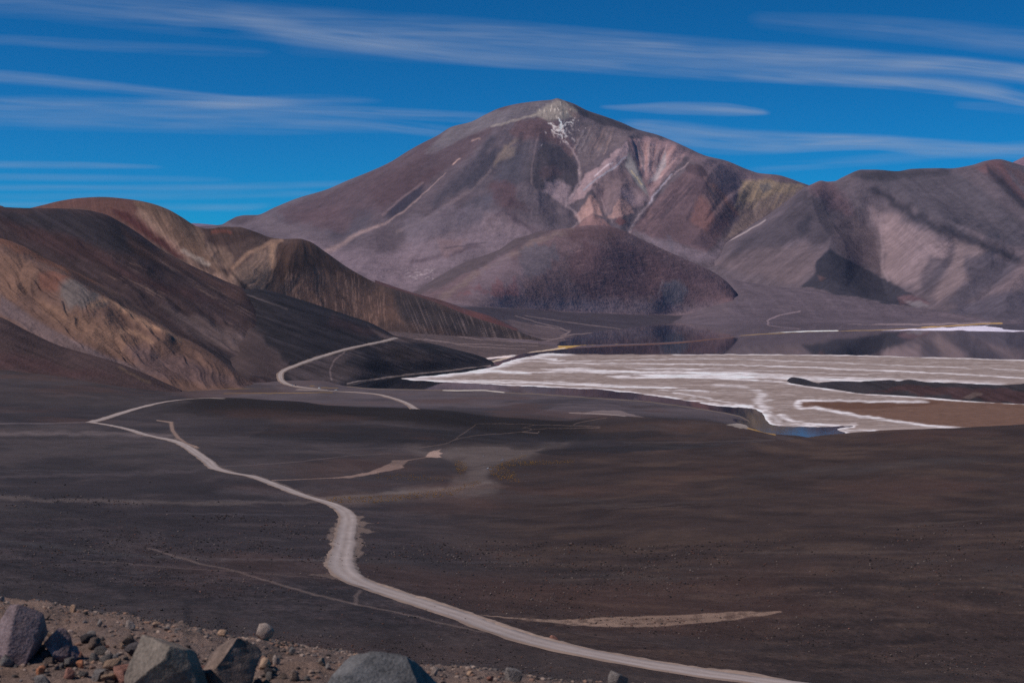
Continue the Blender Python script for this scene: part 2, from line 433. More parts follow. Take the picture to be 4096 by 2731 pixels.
# ---- markings of the plain: paler sand flows, washes, wheel tracks, scars
def gs(pts, w, c, op=0.8, soft=0.8, warp=12, ys=3.0, wl=50):
    g.stroke(pts, w, c, op, soft, warp, wl, ys)
LBAND = L(90, 82, 82)
gs([(-1000,1725),(0,1733),(350,1733),(680,1742)], 40, L(108,98,97), 0.7, 1.0, 20)
gs([(-1000,1690),(0,1693),(200,1692),(360,1689)], 14, L(112,104,106), 0.6, 1.0, 6)
gs([(-1000,1990),(0,1993),(350,2004),(800,2012),(1200,2008),(1330,2000)], 40, L(104,94,90), 0.55, 1.0, 30)
gs([(0,1905),(500,1895),(800,1880)], 40, L(88,80,82), 0.45, 1.0, 25)
gs([(900,1960),(1200,1985)], 60, L(84,79,82), 0.5, 1.0, 25)
gs([(-1000,2150),(0,2160),(300,2196),(600,2225),(900,2235)], 45, L(76,73,74), 0.5, 1.0, 20)
gs([(900,2235),(1290,2240)], 24, L(96,91,92), 0.5, 1.0, 12)
gs([(1420,2250),(1700,2245),(2100,2250)], 26, L(70,66,68), 0.5, 1.0, 16)
# pale valley floor running down the middle
g.fill([(1640,1790),(1900,1780),(2200,1777),(2320,1776),(2220,1795),(2060,1840),(1990,1880),(1950,1910),(2000,1940),(1920,1975),(1700,1995),(1480,2010),(1330,2010),(1290,1985),(1500,1965),(1760,1945),(1850,1910),(1880,1880),(1830,1840),(1700,1815)], L(98,89,85), 0.7, 42, 60, 110, 2.5)
gs([(1290,1992),(1500,1978),(1800,1955),(1950,1930)], 30, L(112,103,98), 0.6, 1.0, 15)
gs([(2500,1770),(2800,1768),(3100,1758)], 12, L(86,77,74), 0.4, 1.0, 8)
g.fill([(2130,1805),(2300,1790),(2700,1775),(2900,1780),(2700,1798),(2400,1812),(2200,1818)], L(40,37,38), 0.7, 8, 20, 80, 3)
gs([(1300,1800),(1500,1790),(1700,1795)], 10, L(82,75,74), 0.4, 1.0, 6)
g.fill([(1100,1705),(1500,1700),(1900,1730),(2200,1735),(2600,1720),(2800,1745),(2300,1765),(1800,1772),(1300,1770),(1000,1750)], L(40,38,40), 0.65, 14, 30, 100, 3)
g.fill([(1400,1860),(1600,1825),(1760,1828),(1850,1865),(1860,1890),(1700,1900),(1500,1905)], L(50,46,48), 0.6, 12, 20, 80, 3)
# dark band at the foot of the near slope and dark streaks over the brown hillside
for k in range(46):
    x0 = rng.uniform(1700, 5000); y0 = rng.uniform(1830, 2450); ln = rng.uniform(200, 700)
    sl = -0.10 + 0.13 * (y0 - 1800) / 600 + rng.uniform(-0.03, 0.03)
    cc = [L(48,43,43), L(70,61,58), L(78,68,63), L(60,54,55)][k % 4]
    gs([(x0 - ln, y0 - ln * sl, 0.2), (x0, y0), (x0 + ln, y0 + ln * sl, 0.2)], rng.uniform(10, 34), cc, rng.uniform(0.25, 0.55), 1.0, 20)
for k in range(34):
    x0 = rng.uniform(-800, 1300); y0 = rng.uniform(1700, 2350); ln = rng.uniform(200, 600)
    cc = [L(50,47,50), L(80,75,79), L(66,60,62)][k % 3]
    gs([(x0 - ln, y0, 0.2), (x0, y0 + 4), (x0 + ln, y0 + 12, 0.2)], rng.uniform(8, 26), cc, rng.uniform(0.25, 0.5), 1.0, 14)
# the scar of pale sand below the slope
nf = (1 - smooth(190, 520, g.D)) * smooth(14, 30, g.D)
for sc, am in ((0.9, .22), (0.45, .22), (2.6, .18)): g.col *= (1 + nf * am * 1.6 * fbm(wx / sc + 3, wy / (sc * 2.2), 3))[..., None]
g.fill([(1904,2457),(2083,2470),(2242,2480),(2338,2473),(2529,2464),(2657,2461),(2912,2448),(3129,2444),(3129,2450),(2912,2480),(2784,2492),(2593,2505),(2370,2504),(2242,2493),(2083,2477)], L(150,128,112), 0.9, 4, 14, 60, 3)
for k in range(70):
    t = rng.uniform(0, 1); x0 = 2050 + 1000 * t; y0 = np.interp(x0, [2050, 2340, 2600, 2912, 3060], [2474, 2488, 2486, 2464, 2448]) + rng.normal(0, 7)
    g.stroke([(x0 - 14, y0), (x0 + 14, y0 - 1)], rng.uniform(2.5, 6), L(84,70,62), 0.6, 0.8, 4, 20)
g.stroke([(2400,2488),(2600,2478),(2850,2465)], 7, L(140,120,106), 0.5, 1.0, 4)
gs([(2300,2530),(2500,2560),(2700,2580)], 5, L(96,84,80), 0.6, 1, 4)
gs([(2350,2575),(2600,2585)], 4, L(96,84,80), 0.5, 1, 4)
# side tracks
gs([(589,2192,0.6),(651,2208),(727,2232),(804,2255),(900,2272),(1000,2300),(1128,2338),(1255,2376),(1383,2406),(1425,2415),(1595,2449),(1766,2491),(1936,2527)], 15, L(120,106,99), 0.6, 1.0, 8)
gs([(325,2240),(459,2248),(597,2261),(727,2273),(880,2281),(1100,2296),(1300,2313)], 9, L(110,97,92), 0.5, 1, 8)
gs([(1425,2415),(1422,2385),(1440,2360)], 14, L(112,99,94), 0.6, 0.9, 5)
gs([(1150,2390),(1270,2400)], 5, L(92,84,82), 0.5, 1, 3)
gs([(631,1681,0.6),(685,1689),(690,1721),(714,1751),(744,1772),(790,1790)], 11, L(140,120,108), 0.85, 0.6, 3)
gs([(700,1770),(744,1772),(786,1784),(775,1792)], 6, L(140,120,108), 0.8, 0.6, 2)
gs([(833,1867),(1000,1860),(1200,1845),(1400,1822),(1560,1812)], 6, L(104,95,93), 0.6, 0.9, 4)
gs([(1090,1920),(1300,1912),(1419,1903),(1538,1879),(1627,1841),(1717,1826)], 7, L(140,120,110), 0.8, 0.8, 3)
g.fill([(1330,1912),(1419,1898),(1500,1880),(1545,1858),(1570,1842),(1640,1838),(1610,1860),(1615,1870),(1540,1886),(1470,1900),(1400,1910)], L(142,122,112), 0.85, 3, 9, 30, 3)
g.fill([(1703,1826),(1715,1808),(1740,1800),(1766,1796),(1755,1806),(1772,1812),(1760,1820),(1766,1829),(1730,1829)], L(160,138,126), 0.9, 2, 6, 18, 3)
for pts in [[(2425,1672),(2342,1683),(2294,1698)], [(1681,1790),(1776,1775),(1824,1756),(1895,1742),(2014,1734),(2092,1725),(2127,1719),(2115,1712),(2092,1712),(2133,1698),(2074,1695),(1919,1695),(1895,1704),(1848,1734),(1818,1756)], [(2127,1719),(2193,1713),(2401,1710)], [(2133,1698),(2300,1702),(2400,1706)]]:
    g.stroke(crv(pts, 6), 3.6, L(124,107,98), 0.5, 1, 5, 30, 2)
g.stroke([(2090,1727),(2150,1732),(2155,1726)], 3, L(120,104,96), 0.6, 0.8)
g.fill([(2250,1650),(2340,1648),(2420,1640),(2480,1642),(2580,1670),(2480,1662),(2330,1656)], L(120,108,106), 0.8, 3, 8, 30, 3)
gs([(2280,1651),(2400,1654),(2500,1664)], 4, L(186,172,164), 0.8, 0.8, 3)
# ochre lines of grass on the plain and the pale rim of the lagoon
for pts, w, o_ in [([(750,1561),(900,1555),(1200,1551),(1350,1551)], 5, 0.6), ([(900,1573),(1150,1572),(1330,1569)], 5, 0.7), ([(1190,1542),(1270,1544)], 3, 0.6), ([(600,1543),(660,1545)], 10, 0.6), ([(1376,1541),(1420,1532),(1460,1525)], 4, 0.8)]:
    g.stroke(pts, w, L(140,112,62), o_, 0.9, 3, 30, 2)
rim = [(x, y + 3) for x, y in shore_near[:15]]
g.stroke(rim, 4, L(150,132,104), 0.45, 1, 4, 40, 2)
g.stroke(rim[3:6], 6, L(205,198,186), 0.8, 0.8, 3, 40, 2)
g.fill([(2900,1697),(2950,1693),(2985,1696),(2995,1710),(3020,1719),(2960,1712)], L(170,160,150), 0.6, 5, 12, 24, 3)
g.stroke([(2990,1712),(3060,1728),(3100,1737)], 4, L(176,140,80), 0.8, 0.8, 2)
# spoil pushed out beside the bend, and the strip below the berm
SP = L(116, 102, 94)
g.fill([(1372,2058),(1345,2090),(1330,2120),(1316,2150),(1322,2190),(1302,2230),(1286,2252),(1318,2276),(1345,2292),(1370,2290),(1365,2230),(1380,2120)], SP, 0.8, 4, 26, 22, 2.5)
g.fill([(1400,2050),(1452,2064),(1440,2085),(1490,2094),(1438,2104),(1508,2126),(1436,2132),(1462,2170),(1452,2200),(1430,2240),(1418,2265),(1375,2262),(1390,2150)], SP, 0.8, 4, 22, 22, 2.5)
g.fill([(1300,2290),(1230,2300),(1290,2308),(1370,2325),(1390,2318),(1360,2296)], SP, 0.7, 4, 18, 24, 2.5)
gs([(1404,2296),(1500,2332),(1600,2366),(1723,2406),(1851,2446),(1955,2486),(2083,2531),(2210,2566),(2338,2594),(2465,2618),(2657,2652),(2848,2684),(3071,2712)], 17, L(112,101,95), 0.8, 0.7, 8, 2.0, 20)
gs([(1012,1898),(1130,1938),(1220,1974),(1310,1998),(1380,2030)], 9, L(112,100,94), 0.7, 0.8, 6, 2.0, 20)
gs([(700,1755),(800,1812),(870,1866),(940,1888)], 10, L(118,104,96), 0.6, 0.9, 8, 2.0, 20)
# warm sand of the bank at our feet
bank = 1 - smooth(0.995, 1.04, g.S - 1 + 0.03 * fbm(wx / 0.4, wy / 0.4, 3))
bank = (g.S <= 2.02 + 0.02 * fbm(wx / 0.4, wy / 0.4, 3)).astype(float)
g.mix(bank, L(112, 95, 85))
g.mix(bank * smooth(-0.1, 0.5, fbm(wx / 0.5 + 3, wy / 0.5, 4)) * 0.8, L(100, 88, 82))
rg = smooth(2.0, 2.1, g.S) * (1 - smooth(4.1, 5.2, g.S))
g.mix(rg * 0.6, L(66, 60, 59))
g.mix(fd * smooth(0.1, 0.55, fbm(wx / 90 + 7, wy / 150, 5)) * .35, L(84, 62, 54)); g.mix(fd * smooth(0.15, 0.6, fbm(wx / 70 - 9, wy / 60, 5)) * .35 * (g.D < 1500), L(66, 62, 62))
dk = hump + smooth(1000, 1100, g.D) * (1 - smooth(1230, 1300, g.D)) * smooth(700, 1000, g.PX) * (1 - smooth(2200, 2600, g.PX)) * .7
g.mix(np.clip(dk, 0, 1) * .5 * (g.col.mean(-1) < .12), L(36, 31, 30))
g.col[g.D > 20] *= 0.9
tag(g.mesh('ground', M_ground), 'dark ash slope falling from the sandy bank to the lagoon plain', 'ground', 'structure')
# ------------------------------------------------------------------ lagoon
def lake():
    xs = np.linspace(-1600, 5200, 60); ds = np.geomspace(1350, 7500, 60)
    X = (xs[None, :]) / F * ds[:, None]; Y = np.repeat(ds[:, None], 60, 1); Z = np.full_like(X, WATER)
    # left limit stays at the head of the lagoon
    X = np.maximum(X, (1330 - CX) / F * Y)
    return grid_object('water', np.stack([X, Y, Z], -1).reshape(-1, 3), 60, 60, M_water)
tag(lake(), 'still dark lagoon water mirroring the mountains', 'water', 'structure')

# ------------------------------------------------------------------ salt flat, rising a hand's breadth out of the water
far_e = [(1598,1514),(1660,1508),(1760,1498),(1854,1488),(1950,1474),(2000,1459),(2044,1440),(2100,1428),(2150,1420),(2193,1413),(2260,1413),(2312,1417),(2420,1418),(2700,1417),(3053,1416),(3410,1420),(3767,1429),(4096,1439),(5300,1470)]
near_e = [(5300,1820),(3450,1820),(3381,1728),(3350,1716),(3410,1704),(3291,1706),(3172,1706),(3095,1700),(3066,1686),(3054,1668),(3048,1652),(3006,1634),(2904,1626),(2815,1614),(2700,1594),(2610,1582),(2490,1567),(2401,1558),(2252,1552),(2074,1543),(1895,1534),(1717,1525),(1640,1520)]
prow = np.concatenate([np.arange(1840, 1730, -6.0), np.arange(1730, 1398, -1.15)])
sx = PX(1540, 5240, 4.0)
salt = HF([[(1540, 1840, wdepth(1840)), (5240, 1840, wdepth(1840))], [(1540, 1400, wdepth(1400)), (5240, 1400, wdepth(1400))]], sx, [2])
salt.PY = np.repeat(prow[:, None], len(sx), 1); salt.D = -WATER * F / (salt.PY - HZ)
salt.PX = np.broadcast_to(sx[None, :], salt.PY.shape).copy(); salt.X = (salt.PX - CX) / F * salt.D
salt.Z = np.full(salt.PY.shape, WATER - 1.5); salt.S = np.zeros_like(salt.PY); salt.col = np.zeros(salt.PY.shape + (3,))
s = salt
s.base(L(128, 115, 108))
near_e = near_e[:2] + crv(near_e[2:], 5)
b, sd = s.fill(far_e + near_e, None, soft=3, warp=9, wl=45, ys=3.0, ret=True)
hz = np.clip(sd * 0.05, -1.2, 0.25)
s.Z[b] = WATER + hz + 0.03 * fbm(s.X[b] / 8, s.D[b] / 8, 3)
WHITE = L(214, 211, 212); CREAM = L(152, 141, 136)
n1 = fbm(s.X / 260, s.D / 45, 5); n2 = fbm(s.X / 60, s.D / 14, 4)
s.mix(smooth(0.0, 0.55, n1 + 0.5 * n2) * 0.55, CREAM)
s.mix(smooth(0.1, 0.5, -n1 + 0.3 * n2) * 0.35, L(112, 101, 95))
MODW = np.clip(0.85 + 1.5 * fbm(s.X / 34, s.D / 11, 4) + 0.5 * n2, 0.05, 1)
fine = fbm(s.X / 22, s.D / 9, 3)
s.mix(smooth(0.15, 0.55, fine) * 0.4, L(180, 171, 167)); s.mix(smooth(0.2, 0.55, -fine) * 0.3, L(112, 98, 90))
def ss(pts, w, c=None, op=0.85, soft=0.9, warp=16, ys=4.0, wl=40):
    w = w * 1.55; bb_ = s._box(pts, w * 1.3 + warp * 2); old = s.col[bb_].copy()
    s.stroke(pts, w, WHITE if c is None else c, min(1, op * 1.1), 1.0, warp, wl, ys)
    s.col[bb_] = old + (s.col[bb_] - old) * MODW[bb_][..., None]
ne = [(x, y) for x, y in near_e[2:]]
ss(ne, 14, None, 0.95, 0.8, 10, 3.0)
ss([(x, y - 4) for x, y in near_e[10:60]], 19, None, 0.9, 0.8, 22, 3.0, 30)
ss([(x, y + 3) for x, y in far_e[:11]], 34, None, 0.95, 0.6, 16, 3.5)
ss([(2044,1440),(2110,1432),(2220,1437)], 14, None, 0.9, 0.8, 10, 3)
ss([(1669,1491),(1800,1490),(1985,1485),(2104,1492)], 18, None, 0.95, 0.7, 10, 3)
ss([(2700,1419),(3053,1418),(3410,1422),(3767,1432),(4096,1442),(5200,1472)], 9, None, 0.8, 0.8, 6)
for k in range(26):
    x0 = rng.uniform(2150, 2900); y0 = 1488 + rng.normal(0, 6); ln = rng.uniform(40, 160)
    ss([(x0 - ln, y0, 0.2), (x0, y0), (x0 + ln, y0 + 1, 0.2)], rng.uniform(8, 18), None, 0.7, 0.9, 14)
for k in range(22):
    x0 = rng.uniform(2450, 3050); y0 = 1507 + rng.normal(0, 5); ln = rng.uniform(40, 160)
    ss([(x0 - ln, y0, 0.2), (x0, y0), (x0 + ln, y0 + 1, 0.2)], rng.uniform(8, 18), None, 0.7, 0.9, 14)
for k in range(40):
    t = rng.uniform(0, 1); x0 = 1650 + 1150 * t; y0 = 1520 + 12 * t + 30 * t * t + rng.normal(0, 3.5); ln = rng.uniform(40, 140)
    ss([(x0 - ln, y0 - ln * .03, 0.2), (x0, y0), (x0 + ln, y0 + ln * .05, 0.2)], rng.uniform(6, 14), None, 0.65, 0.9, 12)
for pts, w, o_ in [
    ([(2100,1446),(2500,1440),(2874,1435),(3232,1447),(3589,1462),(4096,1480),(5200,1520)], 8, 0.55),
    ([(2200,1452),(2696,1455),(3113,1465),(3470,1480),(3708,1490),(4096,1511),(5200,1560)], 12, 0.7),
    ([(2500,1470),(2800,1474),(3113,1485),(3470,1500)], 9, 0.3),
    ([(2750,1490),(2994,1497),(3232,1515),(3529,1522),(3800,1530),(3980,1542)], 40, 0.9),
    ([(2560,1508),(2850,1512),(3000,1520),(3113,1527),(3351,1562),(3470,1577),(3708,1592),(3857,1604),(4096,1617),(5200,1660)], 16, 0.95),
    ([(2874,1541),(2960,1546),(3030,1562),(3053,1580),(3029,1600),(3040,1620),(3077,1634)], 22, 0.55),
    ([(3080,1600),(3040,1610),(3060,1640),(3100,1670),(3120,1690)], 16, 0.35),
    ([(3125,1660),(3140,1675),(3180,1686),(3261,1694),(3351,1702)], 16, 0.75),
    ([(2696,1572),(2815,1590),(2880,1606),(2950,1612)], 10, 0.6),
    ([(3380,1715),(3420,1722),(3500,1722)], 16, 0.9)]:
    ss(pts, w, None, o_, 0.9, 14)
pan = [(3190,1603),(3261,1601),(3470,1605),(3708,1600),(3886,1608),(4096,1618),(5300,1660),(5300,1760),(4096,1726),(3850,1713),(3708,1697),(3529,1673),(3410,1655),(3321,1637),(3261,1626),(3202,1631),(3184,1617)]
s.fill(pan, L(98, 75, 62), 0.97, 6, 14, 40, 3.0)
s.fill([(3220,1606),(3500,1607),(3800,1606),(3700,1620),(3400,1640),(3300,1628)], L(86,62,48), 0.8, 14, 20, 60, 3.0)
ss([(3700,1608),(3470,1606),(3261,1602),(3195,1606),(3186,1620),(3202,1632),(3261,1630),(3350,1647),(3440,1664),(3529,1677),(3708,1702),(3860,1714),(4000,1728)], 16, None, 0.85, 0.9, 12, 3.0)
tag(s.mesh('salt_flat', M_salt), 'pale salt flat with white crust bands and a brown mud pan', 'salt flat', 'structure')

# ------------------------------------------------------------------ dark lava spit standing in the flat
it = [(3060,1529),(3136,1527),(3172,1523),(3261,1532),(3351,1536),(3410,1532),(3488,1524),(3553,1520),(3589,1526),(3636,1521),(3708,1530),(3797,1533),(3886,1537),(3976,1541),(4096,1537),(4300,1530),(4700,1540),(5100,1570)]
ib = [(3060,1531),(3136,1532),(3232,1545),(3351,1560),(3440,1574),(3529,1579),(3708,1590),(3886,1605),(4096,1617),(4500,1630),(5100,1640)]
def ibd(x): return wdepth(float(np.interp(x, [p[0] for p in ib], [p[1] for p in ib])))
spit = HF([
    [(x, HZ + 172.5 * F / (wdepth(y) * .985), wdepth(y) * .985) for x, y in ib],
    [(x, y, wdepth(y)) for x, y in ib],
    [(x, y, ibd(x) + 25 + (75 if x > 3200 else 20)) for x, y in it],
    [(x, HZ + 173.0 * F / (ibd(x) + 330), ibd(x) + 330) for x, y in it]], PX(3060, 5100, 4), [4, 40, 20])
spit.lift(2.0 * ridged(spit.X / 50, spit.D / 50, 4) * smooth(0.9, 1.6, spit.S) * (1 - smooth(1.9, 2.2, spit.S)))
spit.base(L(46, 43, 46))
spit.fill([(3480,1560),(3700,1545),(3900,1560),(4200,1560),(5100,1600),(5100,1640),(4096,1612),(3800,1590)], L(58,43,44), 0.9, 14, 40, 60, 2)
spit.fill([(3850,1590),(3905,1568),(3930,1572),(3880,1598)], L(92,80,76), 0.6, 8, 10, 40, 2)
spit.streaks(20, 90, 9, 0.5)
tag(spit.mesh('hill', M_hill), 'low dark lava spit lying across the salt flat', 'hill', 'structure')
# ------------------------------------------------------------------ land across the lagoon: fan and aprons
fshore = [(1200,1500),(1500,1492),(1850,1474),(1973,1452),(2044,1432),(2074,1419),(2193,1403),(2276,1394),(2450,1385),(2700,1374),(2934,1350),(3113,1335),(3351,1325),(3708,1322),(4096,1329),(5200,1345)]
def off(d, k, z): return HZ - z * F / (d * k)
fan = HF([
    [(x, off(wdepth(y), .95, -177), wdepth(y) * .95) for x, y in fshore],
    [(x, y, wdepth(y)) for x, y in fshore],
    [(1200,1330,3900),(1500,1302,4000),(1900,1345,4200),(2187,1363,4500),(2400,1340,5200),(2700,1318,6000),(3000,1300,6500),(3351,1285,7000),(3738,1272,7300),(4096,1303,6450),(5200,1312,6400)],
    [(1200,1200,5500),(1500,1200,5500),(1865,1226,5600),(2074,1240,6300),(2371,1254,7000),(2700,1257,7700),(2845,1215,8000),(2949,1165,8400),(3202,1150,8600),(3351,1180,8200),(3589,1222,7800),(3738,1243,7500),(4096,1293,6800),(5200,1300,6800)],
    [(1200,1170,7000),(2074,1200,7500),(2371,1215,8600),(2700,1135,9000),(2833,1054,10000),(3000,1080,10000),(3202,1135,9600),(3589,1215,8800),(4096,1285,7800),(5200,1290,7600)]],
    PX(1200, 5200, 4), [10, 130, 110, 60])
f = fan
f.lift(4.0 * fbm(f.X / 300, f.D / 300, 4) * smooth(1.2, 2.0, f.S))
f.base(L(92, 82, 89))
f.fill([(1500,1250),(1900,1230),(2200,1240),(2500,1256),(2750,1262),(2700,1300),(2850,1318),(2700,1340),(2400,1352),(2250,1372),(2100,1340),(1900,1290)], L(66,60,67), 0.9, 14, 40, 120, 3)
f.fill([(1400,1270),(1600,1290),(1900,1345),(2150,1374),(2230,1385),(2193,1403),(2050,1425),(1950,1450),(1700,1420),(1500,1370)], L(86,74,72), 0.9, 12, 25, 80, 3)
f.fill([(2000,1280),(2200,1305),(2280,1340),(2290,1375),(2200,1382),(2100,1345)], L(98,84,84), 0.7, 12, 25, 60, 2)
f.fill([(2700,1318),(3000,1300),(3300,1290),(3600,1300),(3400,1322),(3000,1342),(2750,1362),(2500,1375),(2400,1352)], L(74,66,72), 0.7, 10, 25, 100, 3)
f.fill([(2900,1290),(3050,1255),(3250,1240),(3500,1255),(3650,1290),(3350,1305),(3000,1305)], L(84,75,82), 0.5, 25, 40, 120, 2)
for pts in [[(1950,1350),(2100,1362),(2250,1352)], [(2060,1262),(2150,1290),(2240,1310),(2280,1330),(2240,1345)], [(1620,1310),(1900,1355),(2150,1372)], [(2140,1300),(2280,1322),(2260,1345)], [(2180,1365),(2300,1336),(2500,1322),(2700,1311)], [(2100,1262),(2280,1290),(2560,1325)], [(1700,1355),(1900,1388),(2100,1395)], [(1600,1350),(1850,1375),(2150,1384)]]:
    f.stroke(pts, 5, L(128,112,108), 0.65, 0.9, 6, 40, 2)
f.stroke([(3045,1308),(3075,1290),(3068,1280),(3090,1272),(3120,1260),(3200,1245)], 4, L(134,118,122), 0.8, 0.8, 3, 30)
f.stroke([(2700,1311),(2950,1306),(3200,1308),(3400,1300),(3700,1298),(3960,1290)], 6, L(140,124,124), 0.7, 0.9, 4, 40)
f.fill([(2974,1102),(3060,1110),(3110,1142),(3040,1138),(2985,1118)], L(78,66,72), 0.7, 8, 8, 40)
for k in range(16):
    x0 = 2850 + 55 * k; f.stroke([(2860 + 14 * k, 1085 + 3 * k), (x0, 1180), (x0 + 80, 1260)], 10, [L(104,93,100), L(82,73,80)][k % 2], 0.35, 1.0, 10, 60)
# rim of the lagoon: ochre bog, white salt
yel = L(176,142,66)
f.fill([(2195,1404),(2230,1390),(2240,1376),(2330,1366),(2500,1360),(2700,1351),(2740,1356),(2500,1372),(2330,1381),(2276,1392)], yel, 0.85, 4, 14, 26, 2.5)
f.stroke([(1945,1455),(2050,1425),(2120,1412),(2193,1401),(2260,1392)], 5, L(180,164,140), 0.8, 0.8, 4, 30)
f.stroke([(1945,1436),(2010,1428),(2060,1422)], 6, L(196,186,180), 0.85, 0.8, 4, 30)
f.stroke([(2400,1357),(2700,1346),(2934,1336),(3172,1326),(3351,1322)], 6, L(214,204,188), 0.95, 0.7, 4, 40, 2)
f.stroke([(2700,1353),(2934,1341),(3351,1325),(3530,1320),(3708,1311)], 5, L(150,124,74), 0.8, 0.8, 4, 40, 2)
f.stroke([(2276,1394),(2500,1382),(2700,1372),(2934,1350)], 8, L(112,76,56), 0.8, 0.8, 4, 40, 2)
f.stroke([(3690,1310),(3850,1300),(4005,1292)], 7, L(178,144,78), 0.9, 0.8, 4, 40, 2)
f.fill([(3530,1322),(3700,1314),(3850,1306),(3980,1299),(4096,1296),(5200,1305),(5200,1342),(4096,1327),(3800,1322)], L(190,186,200), 0.9, 5, 10, 40, 3)
f.contrast(1.2)
tag(f.mesh('ground', M_far), 'lilac gravel fan and far lagoon shore below the mountains', 'ground', 'structure')

# ------------------------------------------------------------------ back hill: red top, dome and striped spur
sil = [(-1200,700),(-600,760),(-200,800),(0,822),(48,838),(107,834),(173,820),(238,804),(321,792),(405,788),(524,798),(595,811),(673,838),(726,868),(792,907),(833,915),(893,907),(952,908),(1012,924),(1089,951),(1131,956),(1196,955),(1238,966),(1298,1005),(1400,1076),(1514,1135),(1657,1180),(1776,1222),(1895,1269),(2014,1305),(2133,1347),(2187,1362),(2240,1376)]
bh = HF([
    [(-1200,1440,2900),(0,1440,2900),(900,1420,3000),(1300,1400,3500),(1479,1350,3700),(1598,1350,3780),(1717,1360,3880),(1895,1378,4050),(2074,1395,4170),(2163,1400,4200),(2240,1405,4200)],
    [(-1200,1260,3500),(0,1240,3500),(400,1200,3500),(700,1180,3500),(910,1130,3500),(1100,1180,3650),(1300,1220,3800),(1479,1250,3950),(1717,1290,4050),(1895,1330,4200),(2074,1366,4300),(2240,1387,4310)],
    [(-1200,900,4100),(0,980,4000),(400,950,4000),(700,1000,3900),(860,1050,3800),(1000,1040,3850),(1150,1020,4000),(1300,1110,4050),(1479,1190,4150),(1717,1255,4250),(1895,1303,4330),(2074,1353,4390),(2240,1382,4400)],
    [(x, y, 4500) for x, y in sil],
    [(x, y + 90, 5600) for x, y in sil]], PX(-1200, 2240, 3.6), [60, 110, 110, 40])
h = bh; h.edges(0.6, 3.0)
h.lift((6 * fbm(h.X / 160, h.D / 200, 4) + 4 * ridged(np.arctan2(h.PX - 1190, h.PY - 860) * 3.2 + .4 * fbm(h.PX / 90, h.PY / 90, 3), np.hypot(h.PX - 1190, h.PY - 860) / 330, 4)) * (1 - smooth(2.4, 3.0, h.S)) * smooth(0, 0.6, h.S))
h.base(L(78, 66, 62))
h.fill([(0,830),(300,780),(560,790),(640,850),(760,960),(860,1060),(700,1010),(560,930),(480,880),(330,835)], L(92,66,60), 0.9, 12, 25, 80, 1, ang=.7)
h.fill([(440,830),(520,850),(620,930),(760,1030),(700,1020),(560,930),(450,850)], L(74,42,42), 0.85, 10, 15, 60, 1, ang=.7)
# ochre face right of the red top
h.fill([(524,800),(600,812),(680,840),(800,910),(835,950),(815,985),(860,1060),(960,1140),(900,1110),(760,1010),(640,920),(560,850)], L(98,82,69), 0.85, 10, 18, 60, 1, ang=.8)
h.stroke([(560,860),(700,990),(800,1070),(930,1140)], 26, L(122,104,92), 0.6, 1, 20, 60)
h.stroke([(730,1000),(790,1040),(830,1060)], 18, L(126,124,117), 0.6, 1, 14, 40)
h.fill([(800,905),(900,905),(1000,925),(1080,955),(960,960),(890,990),(850,970)], L(64,52,48), 0.8, 12, 20, 60)
h.stroke([(850,925),(920,932)], 14, L(104,62,52), 0.7, 1, 8)
h.fill([(835,975),(880,980),(935,1020),(930,1060),(890,1075),(850,1050),(822,1010)], L(102,88,78), 0.75, 10, 12, 40)
# dome: pale crest ridge, mottled face, striped skirt
h.fill([(920,1100),(1000,1020),(1090,975),(1110,985),(1080,1100),(1070,1180),(1000,1150),(950,1130)], L(106,92,82), 0.85, 14, 25, 50, 1, ang=1.3)
h.stroke([(930,1070),(1000,1010),(1090,970),(1130,962)], 14, L(122,102,86), 0.8, 0.9, 8)
h.stroke([(1098,975),(1092,1010),(1085,1070)], 20, L(140,116,94), 0.7, 1, 12, 50)
h.fill([(1140,970),(1200,955),(1240,970),(1300,1010),(1400,1080),(1500,1140),(1380,1130),(1260,1080),(1190,1090),(1130,1130),(1100,1080),(1115,1010)], L(74,58,50), 0.8, 14, 30, 60, 1, ang=1.2)
h.fill([(1140,1100),(1300,1070),(1450,1140),(1580,1190),(1620,1290),(1480,1290),(1300,1240),(1150,1190)], L(94,75,66), 0.75, 20, 35, 80, 1, ang=1.4)
h.fill([(1560,1160),(1680,1200),(1800,1240),(2000,1310),(2187,1364),(2187,1380),(1900,1345),(1700,1300),(1600,1270)], L(62,58,60), 0.9, 14, 20, 60, 1, ang=1.0)
h.stroke([(930,1090),(976,1153)], 10, L(60,52,48), 0.7, 1, 6)
h.streaks(86, 110, 4.2, 0.5, L(134,109,95), 3, 0.12, (1060,1060,1640,1330))
h.streaks(68, 110, 4.2, 0.55, L(112,100,97), 3, 0.12, (1560,1170,2180,1400))
h.streaks(60, 120, 7, 0.4, None, 4, None, (450,780,1000,1180))
h.streaks(80, 70, 5, 0.16, None, 3)
h.stroke([(860,960),(900,1050),(912,1095)], 30, None, dz=-7, tri=True)
h.sync()
h.contrast(1.35, .9); h.col *= np.array([1.05, .965, .93])
tag(h.mesh('hill', M_hill), 'red topped hill with a domed shoulder and pale striped spur behind the dark flank', 'hill', 'structure')

